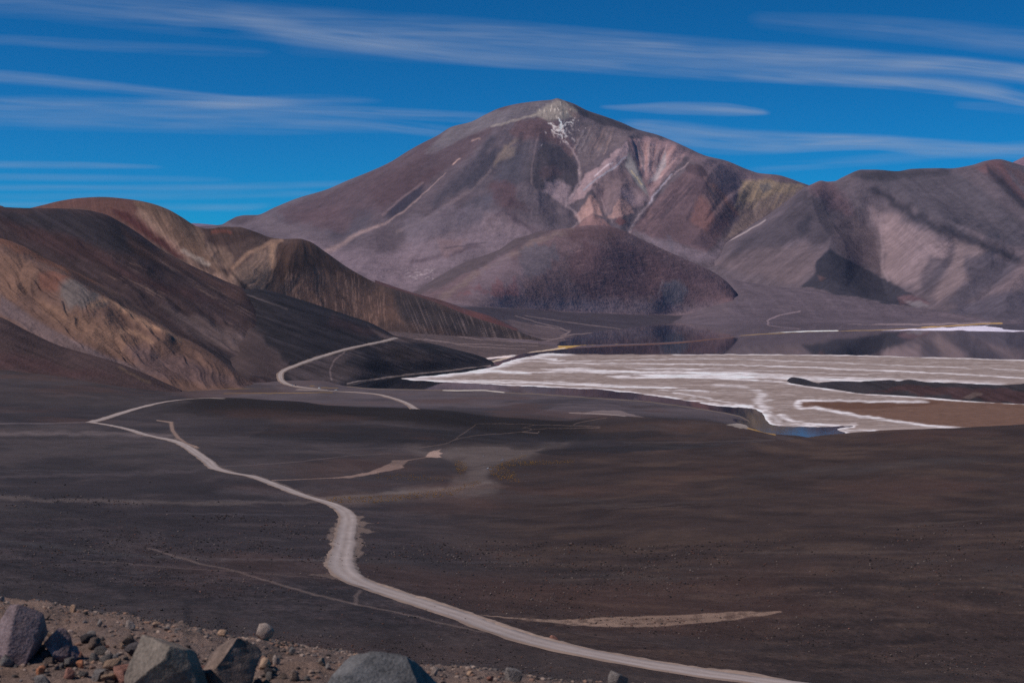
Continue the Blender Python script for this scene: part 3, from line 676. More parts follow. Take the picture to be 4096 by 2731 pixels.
# low ruddy slope and far little hill behind the spur
rb = HF([[(1500,1300,4700),(2100,1340,4700),(2200,1370,4700)], [(1500,1120,5000),(1657,1172,5000),(1776,1204,5000),(1865,1236,5000),(1955,1262,5000),(2060,1310,5000),(2140,1345,5000),(2200,1370,5000)], [(1500,1200,5500),(2200,1380,5500)]], PX(1500,2200,4), [30, 12])
rb.base(L(84,62,62)); rb.streaks(25, 90, 10, 0.4); rb.fill([(1780,1220),(1950,1265),(2090,1330),(1900,1280)], L(98,64,62), 0.7, 8, 14, 50)
tag(rb.mesh('hill', M_hill), 'low ruddy ridge just behind the striped spur', 'hill', 'structure')
fh = HF([[(700,1000,14000),(1000,1000,14000)], [(700,905,15000),(770,893,15000),(830,897,15000),(900,905,15000),(1000,930,15000)], [(700,960,17000),(1000,960,17000)]], PX(700,1000,5), [12, 6])
fh.base(L(112,100,118)); tag(fh.mesh('hill', M_far), 'tiny distant hill in the notch left of the big peak', 'hill', 'structure')

# ------------------------------------------------------------------ dark flank coming down from the left
dcr = [(-1200,700),(-600,770),(0,828),(137,833),(230,834),(321,838),(417,856),(488,892),(536,921),(655,1005),(774,1066),(893,1120),(982,1160),(1060,1230),(1200,1340),(1320,1430),(1400,1480)]
df = HF([
    [(-1200,1600,2250),(0,1560,2300),(500,1570,2300),(700,1562,2330),(900,1560,2360),(1100,1556,2400),(1200,1552,2430),(1400,1545,2480)],
    [(-1200,1440,2650),(0,1440,2600),(300,1440,2560),(500,1460,2520),(700,1520,2450),(850,1538,2420),(1000,1538,2440),(1122,1530,2520),(1250,1528,2580),(1400,1522,2650)],
    [(-1200,1100,3000),(0,1110,3000),(300,1150,2950),(500,1230,2850),(700,1330,2750),(850,1400,2680),(1000,1420,2680),(1122,1430,2750),(1250,1470,2800),(1400,1500,2850)],
    [(x, y, 3350 - (150 * smooth(700, 1300, np.array(float(x)))).item()) for x, y in dcr],
    [(x, y + 120, 3900) for x, y in dcr]], PX(-1200, 1400, 3.6), [30, 120, 120, 30])
h = df; h.edges(0.6, 3.0)
h.lift((7 * fbm(h.X / 130, h.D / 220, 4) + 6 * ridged((h.PY - .62 * h.PX) / 95 + .5 * fbm(h.PX / 160, h.PY / 160, 3), h.PX / 420, 4)) * smooth(0.4, 1.2, h.S) * (1 - smooth(2.3, 3.0, h.S)))
h.base(L(64, 52, 53))
h.fill([(0,850),(230,840),(420,860),(500,900),(560,990),(420,1010),(200,930),(0,900)], L(50,47,52), 0.85, 16, 40, 90, 1, ang=.5)
h.fill([(0,870),(200,930),(420,1010),(700,1140),(900,1260),(700,1180),(400,1060),(100,960)], L(66,46,46), 0.7, 20, 40, 90, 1, ang=.55)
h.fill([(480,900),(620,990),(780,1075),(960,1160),(1050,1210),(900,1170),(700,1090),(540,1000)], L(82,60,52), 0.7, 14, 30, 80, 1, ang=.55)
h.fill([(650,1230),(800,1260),(1000,1330),(1160,1420),(1120,1470),(900,1400),(700,1300)], L(80,70,69), 0.75, 20, 35, 90, 1, ang=.4)
h.fill([(700,1360),(900,1420),(1080,1490),(1120,1530),(900,1500),(760,1430)], L(52,49,55), 0.8, 16, 30, 80, 1, ang=.5)
h.fill([(250,1480),(600,1460),(900,1520),(1150,1545),(900,1560),(500,1550)], L(84,72,74), 0.8, 16, 30, 100, 2)
h.streaks(33, 260, 16, 0.4, None, 5); h.streaks(29, 140, 6, 0.2, None, 3)
h.streaks(30, 160, 6, 0.6, L(100,82,72), 5, 0.22, (300,950,1150,1500))
for k in range(10):
    x0 = 60 + 70 * k; y0 = 880 + 26 * k
    h.stroke([(x0, y0), (x0 + 220, y0 + 120), (x0 + 420, y0 + 270)], 34, None, dz=[-5, 4][k % 2], tri=True)
h.sync()
h.contrast(1.5, .78)
tag(h.mesh('hill', M_hill), 'long dark red brown flank sweeping down to the far road', 'hill', 'structure')

# ------------------------------------------------------------------ tan spur in front of the dark flank
tcr = [(-1200,820),(-600,900),(0,953),(89,983),(179,1031),(238,1060),(300,1085),(357,1114),(420,1145),(476,1173),(535,1212),(595,1251),(655,1294),(714,1340),(774,1370),(850,1415),(960,1500),(1060,1562)]
ts = HF([
    [(-1200,1560,2100),(0,1540,2150),(400,1570,2200),(700,1570,2240),(900,1572,2260),(1060,1572,2300)],
    [(-1200,1400,2350),(0,1380,2350),(150,1395,2340),(300,1440,2300),(450,1490,2280),(600,1525,2280),(800,1545,2290),(950,1552,2310),(1060,1564,2330)],
    [(-1200,1120,2550),(0,1120,2550),(150,1190,2500),(260,1215,2480),(400,1290,2440),(520,1370,2400),(650,1430,2380),(780,1475,2370),(950,1530,2360),(1060,1563,2380)],
    [(x, y, 2850 - (400 * smooth(300, 1060, np.array(float(x)))).item()) for x, y in tcr],
    [(x, y + 150, 3300) for x, y in tcr]], PX(-1200, 1060, 3.6), [30, 90, 100, 24])
h = ts; h.edges(0.6, 3.0)
h.lift((8 * fbm(h.X / 110, h.D / 160, 4) + 5 * ridged((h.PY - .9 * h.PX) / 70 + .7 * fbm(h.PX / 110, h.PY / 110, 3), h.PX / 260, 4)) * smooth(0.5, 1.2, h.S) * (1 - smooth(2.2, 3.0, h.S)))
h.base(L(101, 79, 70))
h.stroke([(0,965),(120,1010),(240,1075),(360,1130)], 30, L(112,74,56), 0.7, 1, 20, 60)
h.fill([(0,1000),(140,1060),(180,1130),(60,1220),(0,1180)], L(116,89,74), 0.7, 20, 30, 80)
h.fill([(150,1120),(220,1112),(275,1125),(240,1170),(170,1160)], L(112,74,62), 0.75, 12, 15, 50)
h.fill([(240,1140),(330,1160),(380,1190),(440,1240),(360,1240),(280,1235),(240,1190)], L(92,92,92), 0.7, 14, 20, 50)
h.stroke([(360,1240),(430,1226),(520,1270),(600,1320),(720,1365)], 26, L(144,113,90), 0.75, 1, 16, 60)
h.fill([(150,1180),(300,1250),(420,1300),(560,1380),(480,1420),(300,1340),(160,1240)], L(116,90,74), 0.75, 24, 30, 80, 1, ang=.5)
h.stroke([(480,1345),(540,1345),(600,1385)], 18, L(138,109,88), 0.7, 1, 14, 50)
h.fill([(0,1180),(80,1240),(200,1310),(420,1420),(640,1500),(420,1480),(200,1370),(0,1260)], L(98,86,88), 0.9, 12, 18, 80, 1, ang=.5)
h.fill([(500,1400),(700,1420),(850,1480),(1000,1540),(700,1530),(560,1480)], L(92,76,76), 0.8, 20, 25, 80)
h.fill([(260,1070),(340,1115),(440,1165),(560,1240),(700,1340),(560,1270),(440,1215),(380,1180),(300,1140)], L(66,56,56), 0.7, 10, 16, 50, 1, ang=.5)
h.streaks(33, 200, 12, 0.22, None, 5); h.streaks(38, 110, 5, 0.12, None, 3)
h.stroke([(150,1105),(240,1120),(330,1180),(420,1228),(540,1290),(660,1360)], 70, None, dz=14, tri=True)
h.stroke([(110,1160),(220,1240),(340,1300)], 44, None, dz=-7, tri=True)
h.stroke([(420,1290),(500,1350),(600,1400)], 44, None, dz=7, tri=True)
h.sync()
h.contrast(1.3, .88)
tag(h.mesh('hill', M_hill), 'tan and ochre spur catching the sun in front of the dark flank', 'hill', 'structure')

# ------------------------------------------------------------------ brown foot slope, lower left
fcr = [(-1200,960),(-600,1120),(0,1268),(119,1328),(238,1382),(357,1417),(476,1453),(595,1500),(660,1530),(720,1556)]
fs = HF([
    [(-1200,1640,1900),(0,1620,1950),(300,1620,2000),(720,1580,2150)],
    [(-1200,1480,2150),(0,1478,2150),(300,1520,2150),(500,1540,2170),(720,1566,2200)],
    [(x, y, 2350 - (100 * smooth(100, 720, np.array(float(x)))).item()) for x, y in fcr],
    [(x, y + 140, 2700) for x, y in fcr]], PX(-1200, 720, 3.6), [30, 90, 20])
fs.lift(3 * fbm(fs.X / 90, fs.D / 160, 4) * smooth(0.5, 1.2, fs.S) * (1 - smooth(1.6, 2.0, fs.S)))
fs.base(L(66, 53, 52))
fs.fill([(-400,1400),(0,1400),(200,1450),(450,1500),(300,1520),(0,1460)], L(70,50,50), 0.6, 20, 30, 90)
fs.stroke([(476,1470),(540,1500),(600,1530)], 10, L(104,86,70), 0.5, 1, 8, 40)
fs.streaks(22, 220, 10, 0.4, None, 5)
tag(fs.mesh('hill', M_hill), 'brown foot slope at the lower edge of the hills on the left', 'hill', 'structure')

# ------------------------------------------------------------------ black ash hills beside the lagoon head
bcr = [(880,1200),(940,1166),(976,1157),(1024,1156),(1071,1162),(1161,1186),(1250,1213),(1389,1260),(1479,1290),(1538,1320),(1586,1345),(1621,1350),(1717,1371),(1836,1401),(1925,1425),(1967,1445),(1990,1462)]
bb = [(880,1560),(1122,1542),(1250,1540),(1389,1537),(1479,1522),(1598,1505),(1717,1491),(1854,1478),(1960,1464),(1990,1464)]
bk = HF([
    [(x, off(wdepth(y), .96, -176), wdepth(y) * .96) for x, y in bb],
    [(x, y, wdepth(y)) for x, y in bb],
    [(880,1400,2750),(1000,1420,2650),(1122,1450,2620),(1300,1450,2650),(1450,1440,2700),(1586,1430,2830),(1717,1440,2900),(1854,1450,3030),(1967,1458,3140),(1990,1463,3150)],
    [(880,1240,3080),(1000,1260,3000),(1122,1300,2900),(1300,1350,2850),(1450,1375,2850),(1586,1380,2920),(1717,1400,2990),(1854,1425,3090),(1967,1453,3180),(1990,1462.6,3200)],
    [(x, y, 3270) for x, y in bcr],
    [(x, y + 60, 3800) for x, y in bcr]], PX(880, 1990, 3.2), [8, 50, 70, 60, 16])
h = bk
h.lift(5 * fbm(h.X / 110, h.D / 150, 4) * smooth(1.0, 1.5, h.S) * (1 - smooth(3.4, 4.0, h.S)))
h.base(L(44, 41, 45))
h.fill([(880,1190),(960,1170),(1000,1190),(1180,1290),(1330,1340),(1480,1350),(1250,1430),(1150,1460),(1100,1400),(960,1280)], L(44,41,45), 0.9, 14, 30, 80)
h.fill([(880,1150),(930,1180),(905,1215),(960,1290),(1080,1380),(1160,1440),(1110,1520),(880,1560)], L(72,64,65), 0.9, 14, 20, 60)
h.fill([(1140,1470),(1300,1425),(1420,1400),(1380,1450),(1500,1500),(1350,1525),(1180,1530)], L(66,58,59), 0.85, 14, 20, 60)
h.fill([(1330,1260),(1450,1300),(1540,1335),(1450,1340),(1300,1310)], L(58,44,46), 0.7, 14, 20, 60)
h.fill([(1480,1390),(1560,1375),(1640,1400),(1800,1440),(1700,1470),(1540,1440)], L(60,51,50), 0.6, 20, 20, 60)
h.fill([(1440,1420),(1500,1400),(1520,1430),(1470,1450)], L(40,38,45), 0.8, 10, 10, 50)
h.fill([(1600,1440),(1750,1450),(1840,1465),(1720,1485),(1600,1480)], L(40,38,42), 0.7, 10, 10, 50)
h.fill([(1470,1300),(1540,1330),(1600,1350),(1700,1372),(1640,1372),(1520,1350)], L(84,70,66), 0.6, 8, 8, 50)
h.stroke([(940,1166),(1000,1185),(1080,1210),(1150,1240)], 6, L(78,70,68), 0.6, 1, 6, 40)
h.stroke([(1377,1408),(1336,1442),(1321,1478),(1327,1519)], 6, L(96,84,82), 0.65, 0.9, 3, 30)
h.stroke([(1389,1533),(1479,1519),(1598,1502),(1717,1488),(1854,1475),(1960,1462)], 4, L(120,108,100), 0.6, 0.9, 4, 40)
h.streaks(18, 150, 8, 0.5, None, 5); h.streaks(22, 100, 6, 0.2, None, 3)
h.streaks(20, 120, 6, 0.5, L(84,74,72), 5, 0.25, (1350,1360,1960,1500))
h.contrast(1.4, .82)
h.fill([(880,1150),(930,1180),(905,1215),(960,1290),(1080,1380),(1160,1440),(1110,1520),(880,1560)], L(62,52,52), 0.9, 26, 30, 60)
h.streaks(33, 220, 10, 0.3, None, 4, None, (860, 1150, 1180, 1560))
tag(h.mesh('hill', M_hill), 'black ash hill between the far road bend and the lagoon head', 'hill', 'structure')
# ------------------------------------------------------------------ the big volcano
pk = [(600,905),(760,905),(883,901),(915,884),(949,866),(979,861),(1026,860),(1098,830),(1187,794),(1306,758),(1395,720),(1485,684),(1562,648),(1633,604),(1681,577),(1752,541),(1806,508),(1883,488),(1943,458),(1996,434),(2068,416),(2157,404),(2205,400),(2229,394),(2252,401),(2294,415),(2348,442),(2413,464),(2485,490),(2544,516),(2633,541),(2693,565),(2752,592),(2824,624),(2901,642),(2990,678),(3038,693),(3110,700),(3151,711),(3200,729),(3300,760),(3500,800),(3800,900)]
mt = HF([
    [(600,1220,8600),(1300,1220,8800),(1900,1225,8900),(2400,1180,9000),(2800,1130,9200),(3200,1120,9800),(3800,1120,10400)],
    [(600,1080,9600),(1000,1060,9700),(1306,1040,9700),(1600,1040,9800),(1900,1010,9900),(2200,960,10100),(2500,930,10300),(2800,980,10300),(3000,960,10600),(3300,960,10900),(3800,1000,11200)],
    [(600,980,11200),(1000,950,11200),(1306,900,11100),(1600,800,11000),(1900,720,11100),(2200,660,11400),(2500,680,11500),(2776,700,11450),(3000,770,11700),(3300,830,12000),(3800,930,12000)],
    [(x, y, 12800) for x, y in pk],
    [(x, y + 140, 15500) for x, y in pk]], PX(600, 3800, 3.6), [50, 120, 150, 30])
m = mt; m.edges(0.3, 3.0)
cr = 1 - smooth(2.75, 3.0, m.S)
m.lift(22 * fbm(m.X / 500, m.D / 700, 4) * cr * smooth(0, .4, m.S) + 4 * ridged(np.arctan2(m.PX - 2230, m.PY - 180) * 9, np.hypot(m.PX - 2230, m.PY - 180) / 260, 4) * cr)
def gul(pts, w, dz, tri=True): m.stroke(pts, w, None, dz=dz * 0.5, tri=tri, warp=w * .25, wl=w)
# relief: gullies down the flanks, facetted ridges right of the ravine
def q3(*p): return [(1600 + x / 1.3067, 360 + y / 1.3067) for x, y in p]
for k in range(30):
    t = rng.random(); gul(q3((1215 + 280 * t, 270 + 60 * t * t), (1215 + 280 * t + (1295 - 1215 - 280 * t) * .5, 400)), rng.uniform(10, 22), rng.uniform(-18, 14))
gul(q3((860,270),(900,310),(930,370),(940,430),(935,490),(905,540),(870,590),(910,640),(935,690)), 110, -120)
gul(q3((1500,380),(1440,430),(1370,500),(1310,570),(1285,610),(1240,670),(1200,730)), 100, -120)
gul(q3((1200,255),(1190,330),(1140,400),(1150,480),(1150,570)), 110, 95)
gul(q3((1190,330),(1110,350),(1040,400),(950,470),(880,570)), 60, 50)
gul(q3((1140,400),(1060,450),(1000,505)), 50, 45)
gul(q3((1190,330),(1240,440),(1290,540)), 50, 45)
gul(q3((1000,505),(1000,560),(1005,655)), 50, 50)
gul(q3((1150,570),(1150,660)), 46, 42)
gul(q3((1050,560),(1075,640),(1110,690),(1160,725)), 44, -60)
gul(q3((1260,250),(1270,340),(1285,440)), 30, -30); gul(q3((1340,260),(1310,380),(1290,460)), 36, 30); gul(q3((1390,270),(1350,400),(1310,500)), 30, -30)
gul(q3((1450,290),(1400,400),(1330,510)), 40, 34)
gul(q3((1540,385),(1550,470),(1570,580),(1590,740),(1600,820)), 200, 130)
gul(q3((1540,390),(1420,490),(1310,600)), 60, 45)
gul(q3((1590,410),(1690,530),(1770,640)), 70, 45)
gul(q3((1780,480),(1750,600),(1775,650),(1700,780)), 90, -50)
for k in range(7): gul(q3((1820 + 40 * k, 475), (1790 + 36 * k, 540), (1770 + 24 * k, 620)), 22, [7, -7][k % 2])
gul([(2060,430),(2000,520),(1900,640),(1800,760),(1700,860)], 110, 70)
gul([(1961,650),(1889,758),(1782,824),(1693,877),(1600,940)], 90, -60)
gul([(1860,560),(1782,693),(1699,770),(1633,836),(1514,901),(1395,961),(1306,1010)], 110, -75)
gul([(2127,560),(2121,640),(2110,720),(2060,800),(1990,860)], 100, 60)
gul([(1700,600),(1560,760),(1480,860)], 100, 50)
gul([(1560,700),(1440,800),(1380,880)], 80, -40)
gul([(2019,845),(2060,870),(2120,900),(2160,930)], 70, 50)
gul([(2190,860),(2110,800),(2130,740)], 60, 30)
for k in range(22):
    x0 = 2330 + 780 * rng.random(); y0 = np.interp(x0, [p[0] for p in pk], [p[1] for p in pk]) + 40
    gul([(x0, y0), (x0 + (2540 - x0) * 0.25, y0 + 130), (x0 + (2540 - x0) * 0.4, y0 + 220)], rng.uniform(14, 34), rng.uniform(-16, 12))
m.sync()
m.base(L(90, 80, 85))
m.mix(smooth(-0.1, 0.5, fbm(m.PX / 260, m.PY / 180, 4)) * 0.6, L(84, 72, 76))
dkp = L(66, 62, 70); red = L(94, 72, 72); pink = L(136, 116, 120); pale = L(152, 134, 132)
def mf(poly, c, op=0.75, soft=18, warp=30, wl=70, ang=None): m.fill(poly, c, op, soft, warp, wl, 1, None, ang)
def ms(pts, w, c, op=0.75, soft=1.0, warp=14, wl=50): m.stroke(pts, w, c, op, soft, warp, wl)
# left shoulder, ruddy then dark
mf([(1100,850),(1300,770),(1500,690),(1680,590),(1900,500),(1960,520),(1880,620),(1780,690),(1640,790),(1500,850),(1320,900),(1150,900)], L(84,67,70), 0.8, 20, 40, 80, -.5)
mf([(1450,760),(1700,650),(1800,640),(1700,740),(1620,800),(1520,840)], L(78,60,62), 0.6, 20, 30, 60, -.5)
mf([(1690,740),(1620,770),(1560,830),(1528,870),(1590,870),(1640,820),(1690,780)], L(54,50,60), 0.85, 12, 16, 50, -.6)
mf([(1320,890),(1420,840),(1500,850),(1480,900),(1400,960),(1330,940)], dkp, 0.5, 20, 30, 60, -.5)
mf([(1200,860),(1330,830),(1420,860),(1380,930),(1250,920)], L(92,72,74), 0.6, 20, 30, 60)
mf([(900,880),(950,868),(1020,864),(1000,890),(930,905)], L(78,66,68), 0.8, 6, 10, 40)
mf([(960,900),(1030,872),(1100,870),(1180,900),(1320,960),(1280,1000),(1100,950)], L(100,88,92), 0.6, 16, 25, 80)
mf([(1800,505),(1960,450),(2060,420),(2200,402),(2180,440),(2060,470),(1950,520),(1850,560),(1760,580)], L(100,92,94), 0.75, 10, 18, 60, -.4)
mf([(1980,440),(2060,418),(2160,406),(2120,424),(2010,450)], L(82,66,68), 0.8, 6, 8, 40)
mf([(2090,480),(2180,470),(2230,500),(2260,560),(2200,580),(2100,560),(2040,540)], L(98,76,76), 0.75, 18, 25, 60)
ms([(1895,560),(1925,550)], 8, L(170,140,126), .8); ms([(1810,655),(1845,640)], 8, L(170,140,126), .8)
for p in ([(1960,560),(1920,640),(1840,720),(1740,810)], [(2010,600),(1950,690),(1880,750)], [(2060,620),(2040,700),(1960,780)]):
    ms(p, 34, dkp, 0.7, 1, 22, 60)  # shaded right sides of the spurs, painted in as dark strokes
mf([(2030,600),(2120,560),(2130,660),(2100,720),(2000,700)], L(72,68,74), 0.6, 16, 24, 50)
mf([(2130,640),(2180,580),(2230,600),(2290,640),(2310,700),(2300,760),(2220,740),(2150,760),(2110,720)], L(68,62,66), 0.8, 14, 24, 50)
mf([(1960,740),(2040,720),(2060,780),(2120,830),(2020,840),(1960,800)], L(86,66,68), 0.55, 16, 24, 50)
mf([(1900,780),(2000,760),(1960,860),(1840,900),(1800,860)], L(80,78,88), 0.5, 24, 24, 70)
mf([(1640,960),(1800,900),(1980,860),(2100,880),(2160,940),(1980,960),(1840,1020),(1700,1080),(1560,1060)], L(104,90,94), 0.7, 26, 40, 100)  # lower slopes paled to lavender, haze put into the colour
mf([(1500,1060),(1640,1020),(1760,1050),(1700,1100),(1600,1130)], L(108,92,94), 0.6, 20, 40, 80)
ms([(1620,1105),(1700,1085),(1740,1075)], 12, L(136,122,124), .6)
mf([(1180,960),(1300,985),(1500,1000),(1700,960),(1900,900),(2080,885),(2200,900),(2100,950),(1950,1010),(1800,1080),(1680,1150),(1560,1180),(1400,1090),(1290,1015)], L(114,100,106), 0.8, 30, 40, 110)  # wider haze tint painted over the foot of the volcano
for p, w in [([(1960,880),(2010,850),(2060,868)], 26), ([(1990,860),(2060,885),(2130,925)], 20), ([(1820,1000),(1900,985)], 18), ([(1640,1040),(1760,1030),(1850,1000)], 14)]:
    ms(p, w, L(84,70,76), 0.6, 1, 14, 40)
# pale run-out gullies
ms([(1782,693,.3),(1699,770,.5),(1633,836,.7),(1560,880,.8),(1514,901,1),(1440,935,1.3),(1395,961,1.6),(1340,990,1.9),(1290,1010,2)], 10, L(138,117,112), 0.65, 1, 9)
ms([(1961,681),(1889,758),(1782,824),(1693,877),(1590,930)], 12, L(118,103,103), 0.45, 1, 10)
ms([(1690,730),(1600,800),(1530,860)], 9, L(120,100,100), 0.5, 1, 8)

ms([(2060,560),(2000,620),(1980,650)], 16, L(120,104,94), 0.6, 1, 10)
# summit, ravine, pink facets, red cone, ochre saddle
def mq(c, *p, op=0.8, soft=10, warp=14, wl=36, ang=1.0): m.fill(q3(*p), c, op, soft, warp, wl, 1, None, ang)
def sq(c, w, *p, op=0.75, soft=.9, warp=5, wl=30): m.stroke(q3(*p), w, c, op, soft, warp, wl)
mq(L(98,92,96), (500,110),(640,70),(820,45),(860,70),(760,120),(640,140),(480,190),(330,260),(180,330),(130,330),(260,200), ang=-.5)
mq(L(102,90,92), (900,150),(1030,150),(1230,210),(1250,240),(1180,270),(1050,330),(950,420),(930,330),(920,250))
mq(L(95,75,77), (600,160),(760,150),(800,200),(900,260),(930,330),(900,350),(820,270),(700,240),(640,250),(580,230))
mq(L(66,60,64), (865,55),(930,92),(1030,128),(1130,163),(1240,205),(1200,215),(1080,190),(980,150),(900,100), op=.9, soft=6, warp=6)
mq(L(132,124,114), (690,135),(760,90),(830,55),(890,75),(930,115),(900,150),(840,150),(780,170),(740,150), soft=8)
sq(L(134,126,116), 8, (480,192),(560,172),(700,132),(780,100), op=.6)
mq(L(118,98,92), (880,90),(950,140),(930,160),(880,130), op=.7, soft=6)
for p, w in [([(830,150),(850,185),(845,212),(872,242)], 8), ([(850,182),(905,165)], 5), ([(775,170),(810,200),(840,212)], 6), ([(790,212),(832,232),(872,284)], 5), ([(838,160),(842,200)], 7)]: sq(L(205,198,192), w * .9, *p, op=.75, soft=1, warp=10, wl=12)
for k in range(60): 
    x0, y0 = 850 + rng.normal(0, 50), 205 + rng.normal(0, 34); sq(L(180,168,162), rng.uniform(2, 4), (x0, y0), (x0 + rng.uniform(-6, 10), y0 + rng.uniform(3, 14)), op=.45, warp=2)
for k in range(40):
    x0, y0 = 810 + rng.normal(0, 50), 105 + rng.normal(0, 20); sq([L(176,168,156), L(92,86,82)][k % 2], rng.uniform(2, 4), (x0, y0), (x0 + rng.uniform(-3, 6), y0 + rng.uniform(8, 18)), op=.5, warp=2)
for k in range(30):
    x0, y0 = rng.uniform(900, 1150), rng.uniform(190, 260); sq([L(128,106,98), L(84,74,78), L(130,118,118)][k % 3], rng.uniform(4, 9), (x0, y0), (x0 - 40, y0 + 90), op=.35, warp=6)
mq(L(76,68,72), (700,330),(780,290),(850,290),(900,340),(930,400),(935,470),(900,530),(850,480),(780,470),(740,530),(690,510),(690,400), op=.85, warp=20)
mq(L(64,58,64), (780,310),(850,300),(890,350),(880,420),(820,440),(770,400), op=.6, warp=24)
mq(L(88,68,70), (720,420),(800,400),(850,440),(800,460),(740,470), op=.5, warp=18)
mq(L(130,113,117), (760,480),(830,475),(890,510),(890,560),(850,590),(790,570),(740,540), op=.8, warp=20)
sq(L(122,106,106), 7, (720,250),(700,310),(690,400),(685,480),(705,530), op=.45, soft=1)
sq(L(70,64,70), 12, (560,290),(540,350),(500,420), op=.5); sq(L(74,66,72), 14, (640,230),(620,320),(640,400), op=.5)
# pink side of the ravine
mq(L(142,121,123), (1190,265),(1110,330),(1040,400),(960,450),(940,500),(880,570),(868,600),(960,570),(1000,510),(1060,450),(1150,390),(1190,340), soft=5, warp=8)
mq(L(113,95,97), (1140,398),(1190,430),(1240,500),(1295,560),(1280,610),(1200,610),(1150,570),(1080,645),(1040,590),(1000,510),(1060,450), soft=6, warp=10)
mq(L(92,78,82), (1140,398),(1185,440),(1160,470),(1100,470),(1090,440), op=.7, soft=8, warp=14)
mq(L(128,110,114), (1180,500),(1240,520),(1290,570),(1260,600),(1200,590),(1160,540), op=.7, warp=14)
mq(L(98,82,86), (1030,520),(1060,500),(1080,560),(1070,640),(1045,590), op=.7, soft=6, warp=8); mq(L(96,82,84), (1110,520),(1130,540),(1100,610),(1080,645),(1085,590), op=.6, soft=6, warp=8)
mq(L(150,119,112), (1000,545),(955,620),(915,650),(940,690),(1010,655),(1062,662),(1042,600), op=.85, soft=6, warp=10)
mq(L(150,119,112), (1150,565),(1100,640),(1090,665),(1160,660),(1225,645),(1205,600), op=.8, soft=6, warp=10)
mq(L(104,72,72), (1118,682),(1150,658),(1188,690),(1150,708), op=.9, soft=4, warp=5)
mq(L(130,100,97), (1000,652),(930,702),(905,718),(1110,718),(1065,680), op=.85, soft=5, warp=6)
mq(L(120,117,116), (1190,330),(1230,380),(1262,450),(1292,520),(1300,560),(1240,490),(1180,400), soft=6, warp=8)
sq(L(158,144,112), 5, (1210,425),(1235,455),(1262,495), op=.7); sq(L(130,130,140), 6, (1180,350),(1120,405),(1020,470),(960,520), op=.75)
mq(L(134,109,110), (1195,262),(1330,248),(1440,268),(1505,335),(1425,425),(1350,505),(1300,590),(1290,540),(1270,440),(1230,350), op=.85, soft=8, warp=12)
for k in range(46):
    t = rng.random(); x0 = 1220 + 270 * t; y0 = 262 + 55 * t * t
    sq([L(152,126,124), L(110,94,98), L(126,114,118), L(144,112,108)][k % 4], rng.uniform(3, 9), (x0, y0 + rng.uniform(0, 50)), (x0 + (1295 - x0) * .6, y0 + 160), op=.5, warp=4)
mq(L(138,133,135), (1385,315),(1335,430),(1300,490),(1345,470),(1390,400), op=.75, soft=6, warp=8)
for p, w in [([(820,240),(860,275),(900,310),(930,370),(942,430)], 6), ([(942,430),(935,490),(905,540),(872,582),(868,605),(912,640),(940,682),(905,720)], 8), ([(1510,385),(1440,435),(1370,505),(1310,575)], 5), ([(1310,575),(1288,608),(1240,670),(1195,735)], 8)]: sq(L(146,129,130), w * 1.3, *p, op=.55, soft=1, warp=7)
sq(L(150,146,156), 5, (1420,440),(1340,540),(1300,590), op=.6); sq(L(170,160,164), 5, (1110,380),(1060,410),(1020,450), op=.6)
sq(L(128,112,114), 4, (1050,560),(1075,635),(1112,690), op=.5)
# red cone and the mauve slope over it
mq(L(108,91,95), (1450,280),(1620,350),(1870,430),(2000,450),(2080,480),(1900,470),(1760,500),(1740,620),(1680,520),(1590,410),(1520,370), warp=12)
mq(L(95,75,78), (1540,388),(1420,490),(1310,600),(1210,740),(1320,770),(1450,800),(1600,850),(1640,810),(1770,640),(1690,530),(1600,420), soft=8, warp=10)
mq(L(76,62,66), (1495,402),(1540,385),(1590,405),(1620,450),(1570,450),(1500,430), op=.85, soft=6, warp=10)
mq(L(82,66,71), (1480,470),(1580,460),(1640,520),(1600,560),(1520,560),(1440,620),(1360,680),(1320,660),(1400,560), op=.6, warp=20)
mq(L(118,84,78), (1560,560),(1620,580),(1650,680),(1600,740),(1520,690), op=.65, warp=16)
sq(L(124,92,80), 12, (1640,500),(1700,570),(1762,645), op=.6, warp=8); sq(L(78,74,80), 10, (1620,520),(1690,610),(1740,680), op=.5)
mq(L(72,60,67), (1560,760),(1620,790),(1600,830),(1520,800), op=.6, warp=10)
for k in range(40):
    x0 = rng.uniform(1330, 1560); y0 = 400 + abs(x0 - 1540) * .9 + rng.uniform(0, 140); sq([L(112,90,92), L(76,64,70)][k % 2], rng.uniform(3, 8), (x0, y0), (x0 - 70, y0 + 80), op=.4, warp=5)
for k in range(24):
    x0 = rng.uniform(1580, 1700); y0 = 440 + (x0 - 1580) * .9 + rng.uniform(0, 120); sq([L(118,94,90), L(80,68,72)][k % 2], rng.uniform(3, 8), (x0, y0), (x0 + 50, y0 + 80), op=.4, warp=5)
mq(L(114,99,92), (1780,480),(1900,470),(2120,500),(2060,560),(1900,665),(1780,745),(1700,785),(1780,665),(1750,600), soft=7, warp=8)
mq(L(132,115,92), (1790,480),(1900,468),(2120,500),(2000,540),(1900,570),(1800,600),(1760,590), op=.8, soft=12, warp=14)
for k in range(26):
    x0 = 1810 + 11 * k + rng.uniform(-6, 6); sq([L(142,124,98), L(108,98,90), L(122,106,90)][k % 3], rng.uniform(3, 6), (x0, 480 + rng.uniform(0, 20)), (x0 - 26, 550), (x0 - 60, 620), op=.5, warp=4)
mq(L(96,94,94), (1880,495),(1930,490),(1940,520),(1900,540), op=.6, soft=6, warp=8)
mq(L(104,84,82), (1880,440),(2010,452),(2090,485),(1990,465), op=.7, soft=4, warp=4)
mq(L(110,98,105), (1230,748),(1350,775),(1500,820),(1640,850),(1690,790),(1650,880),(1560,895),(1420,860), op=.85, soft=16, warp=16)
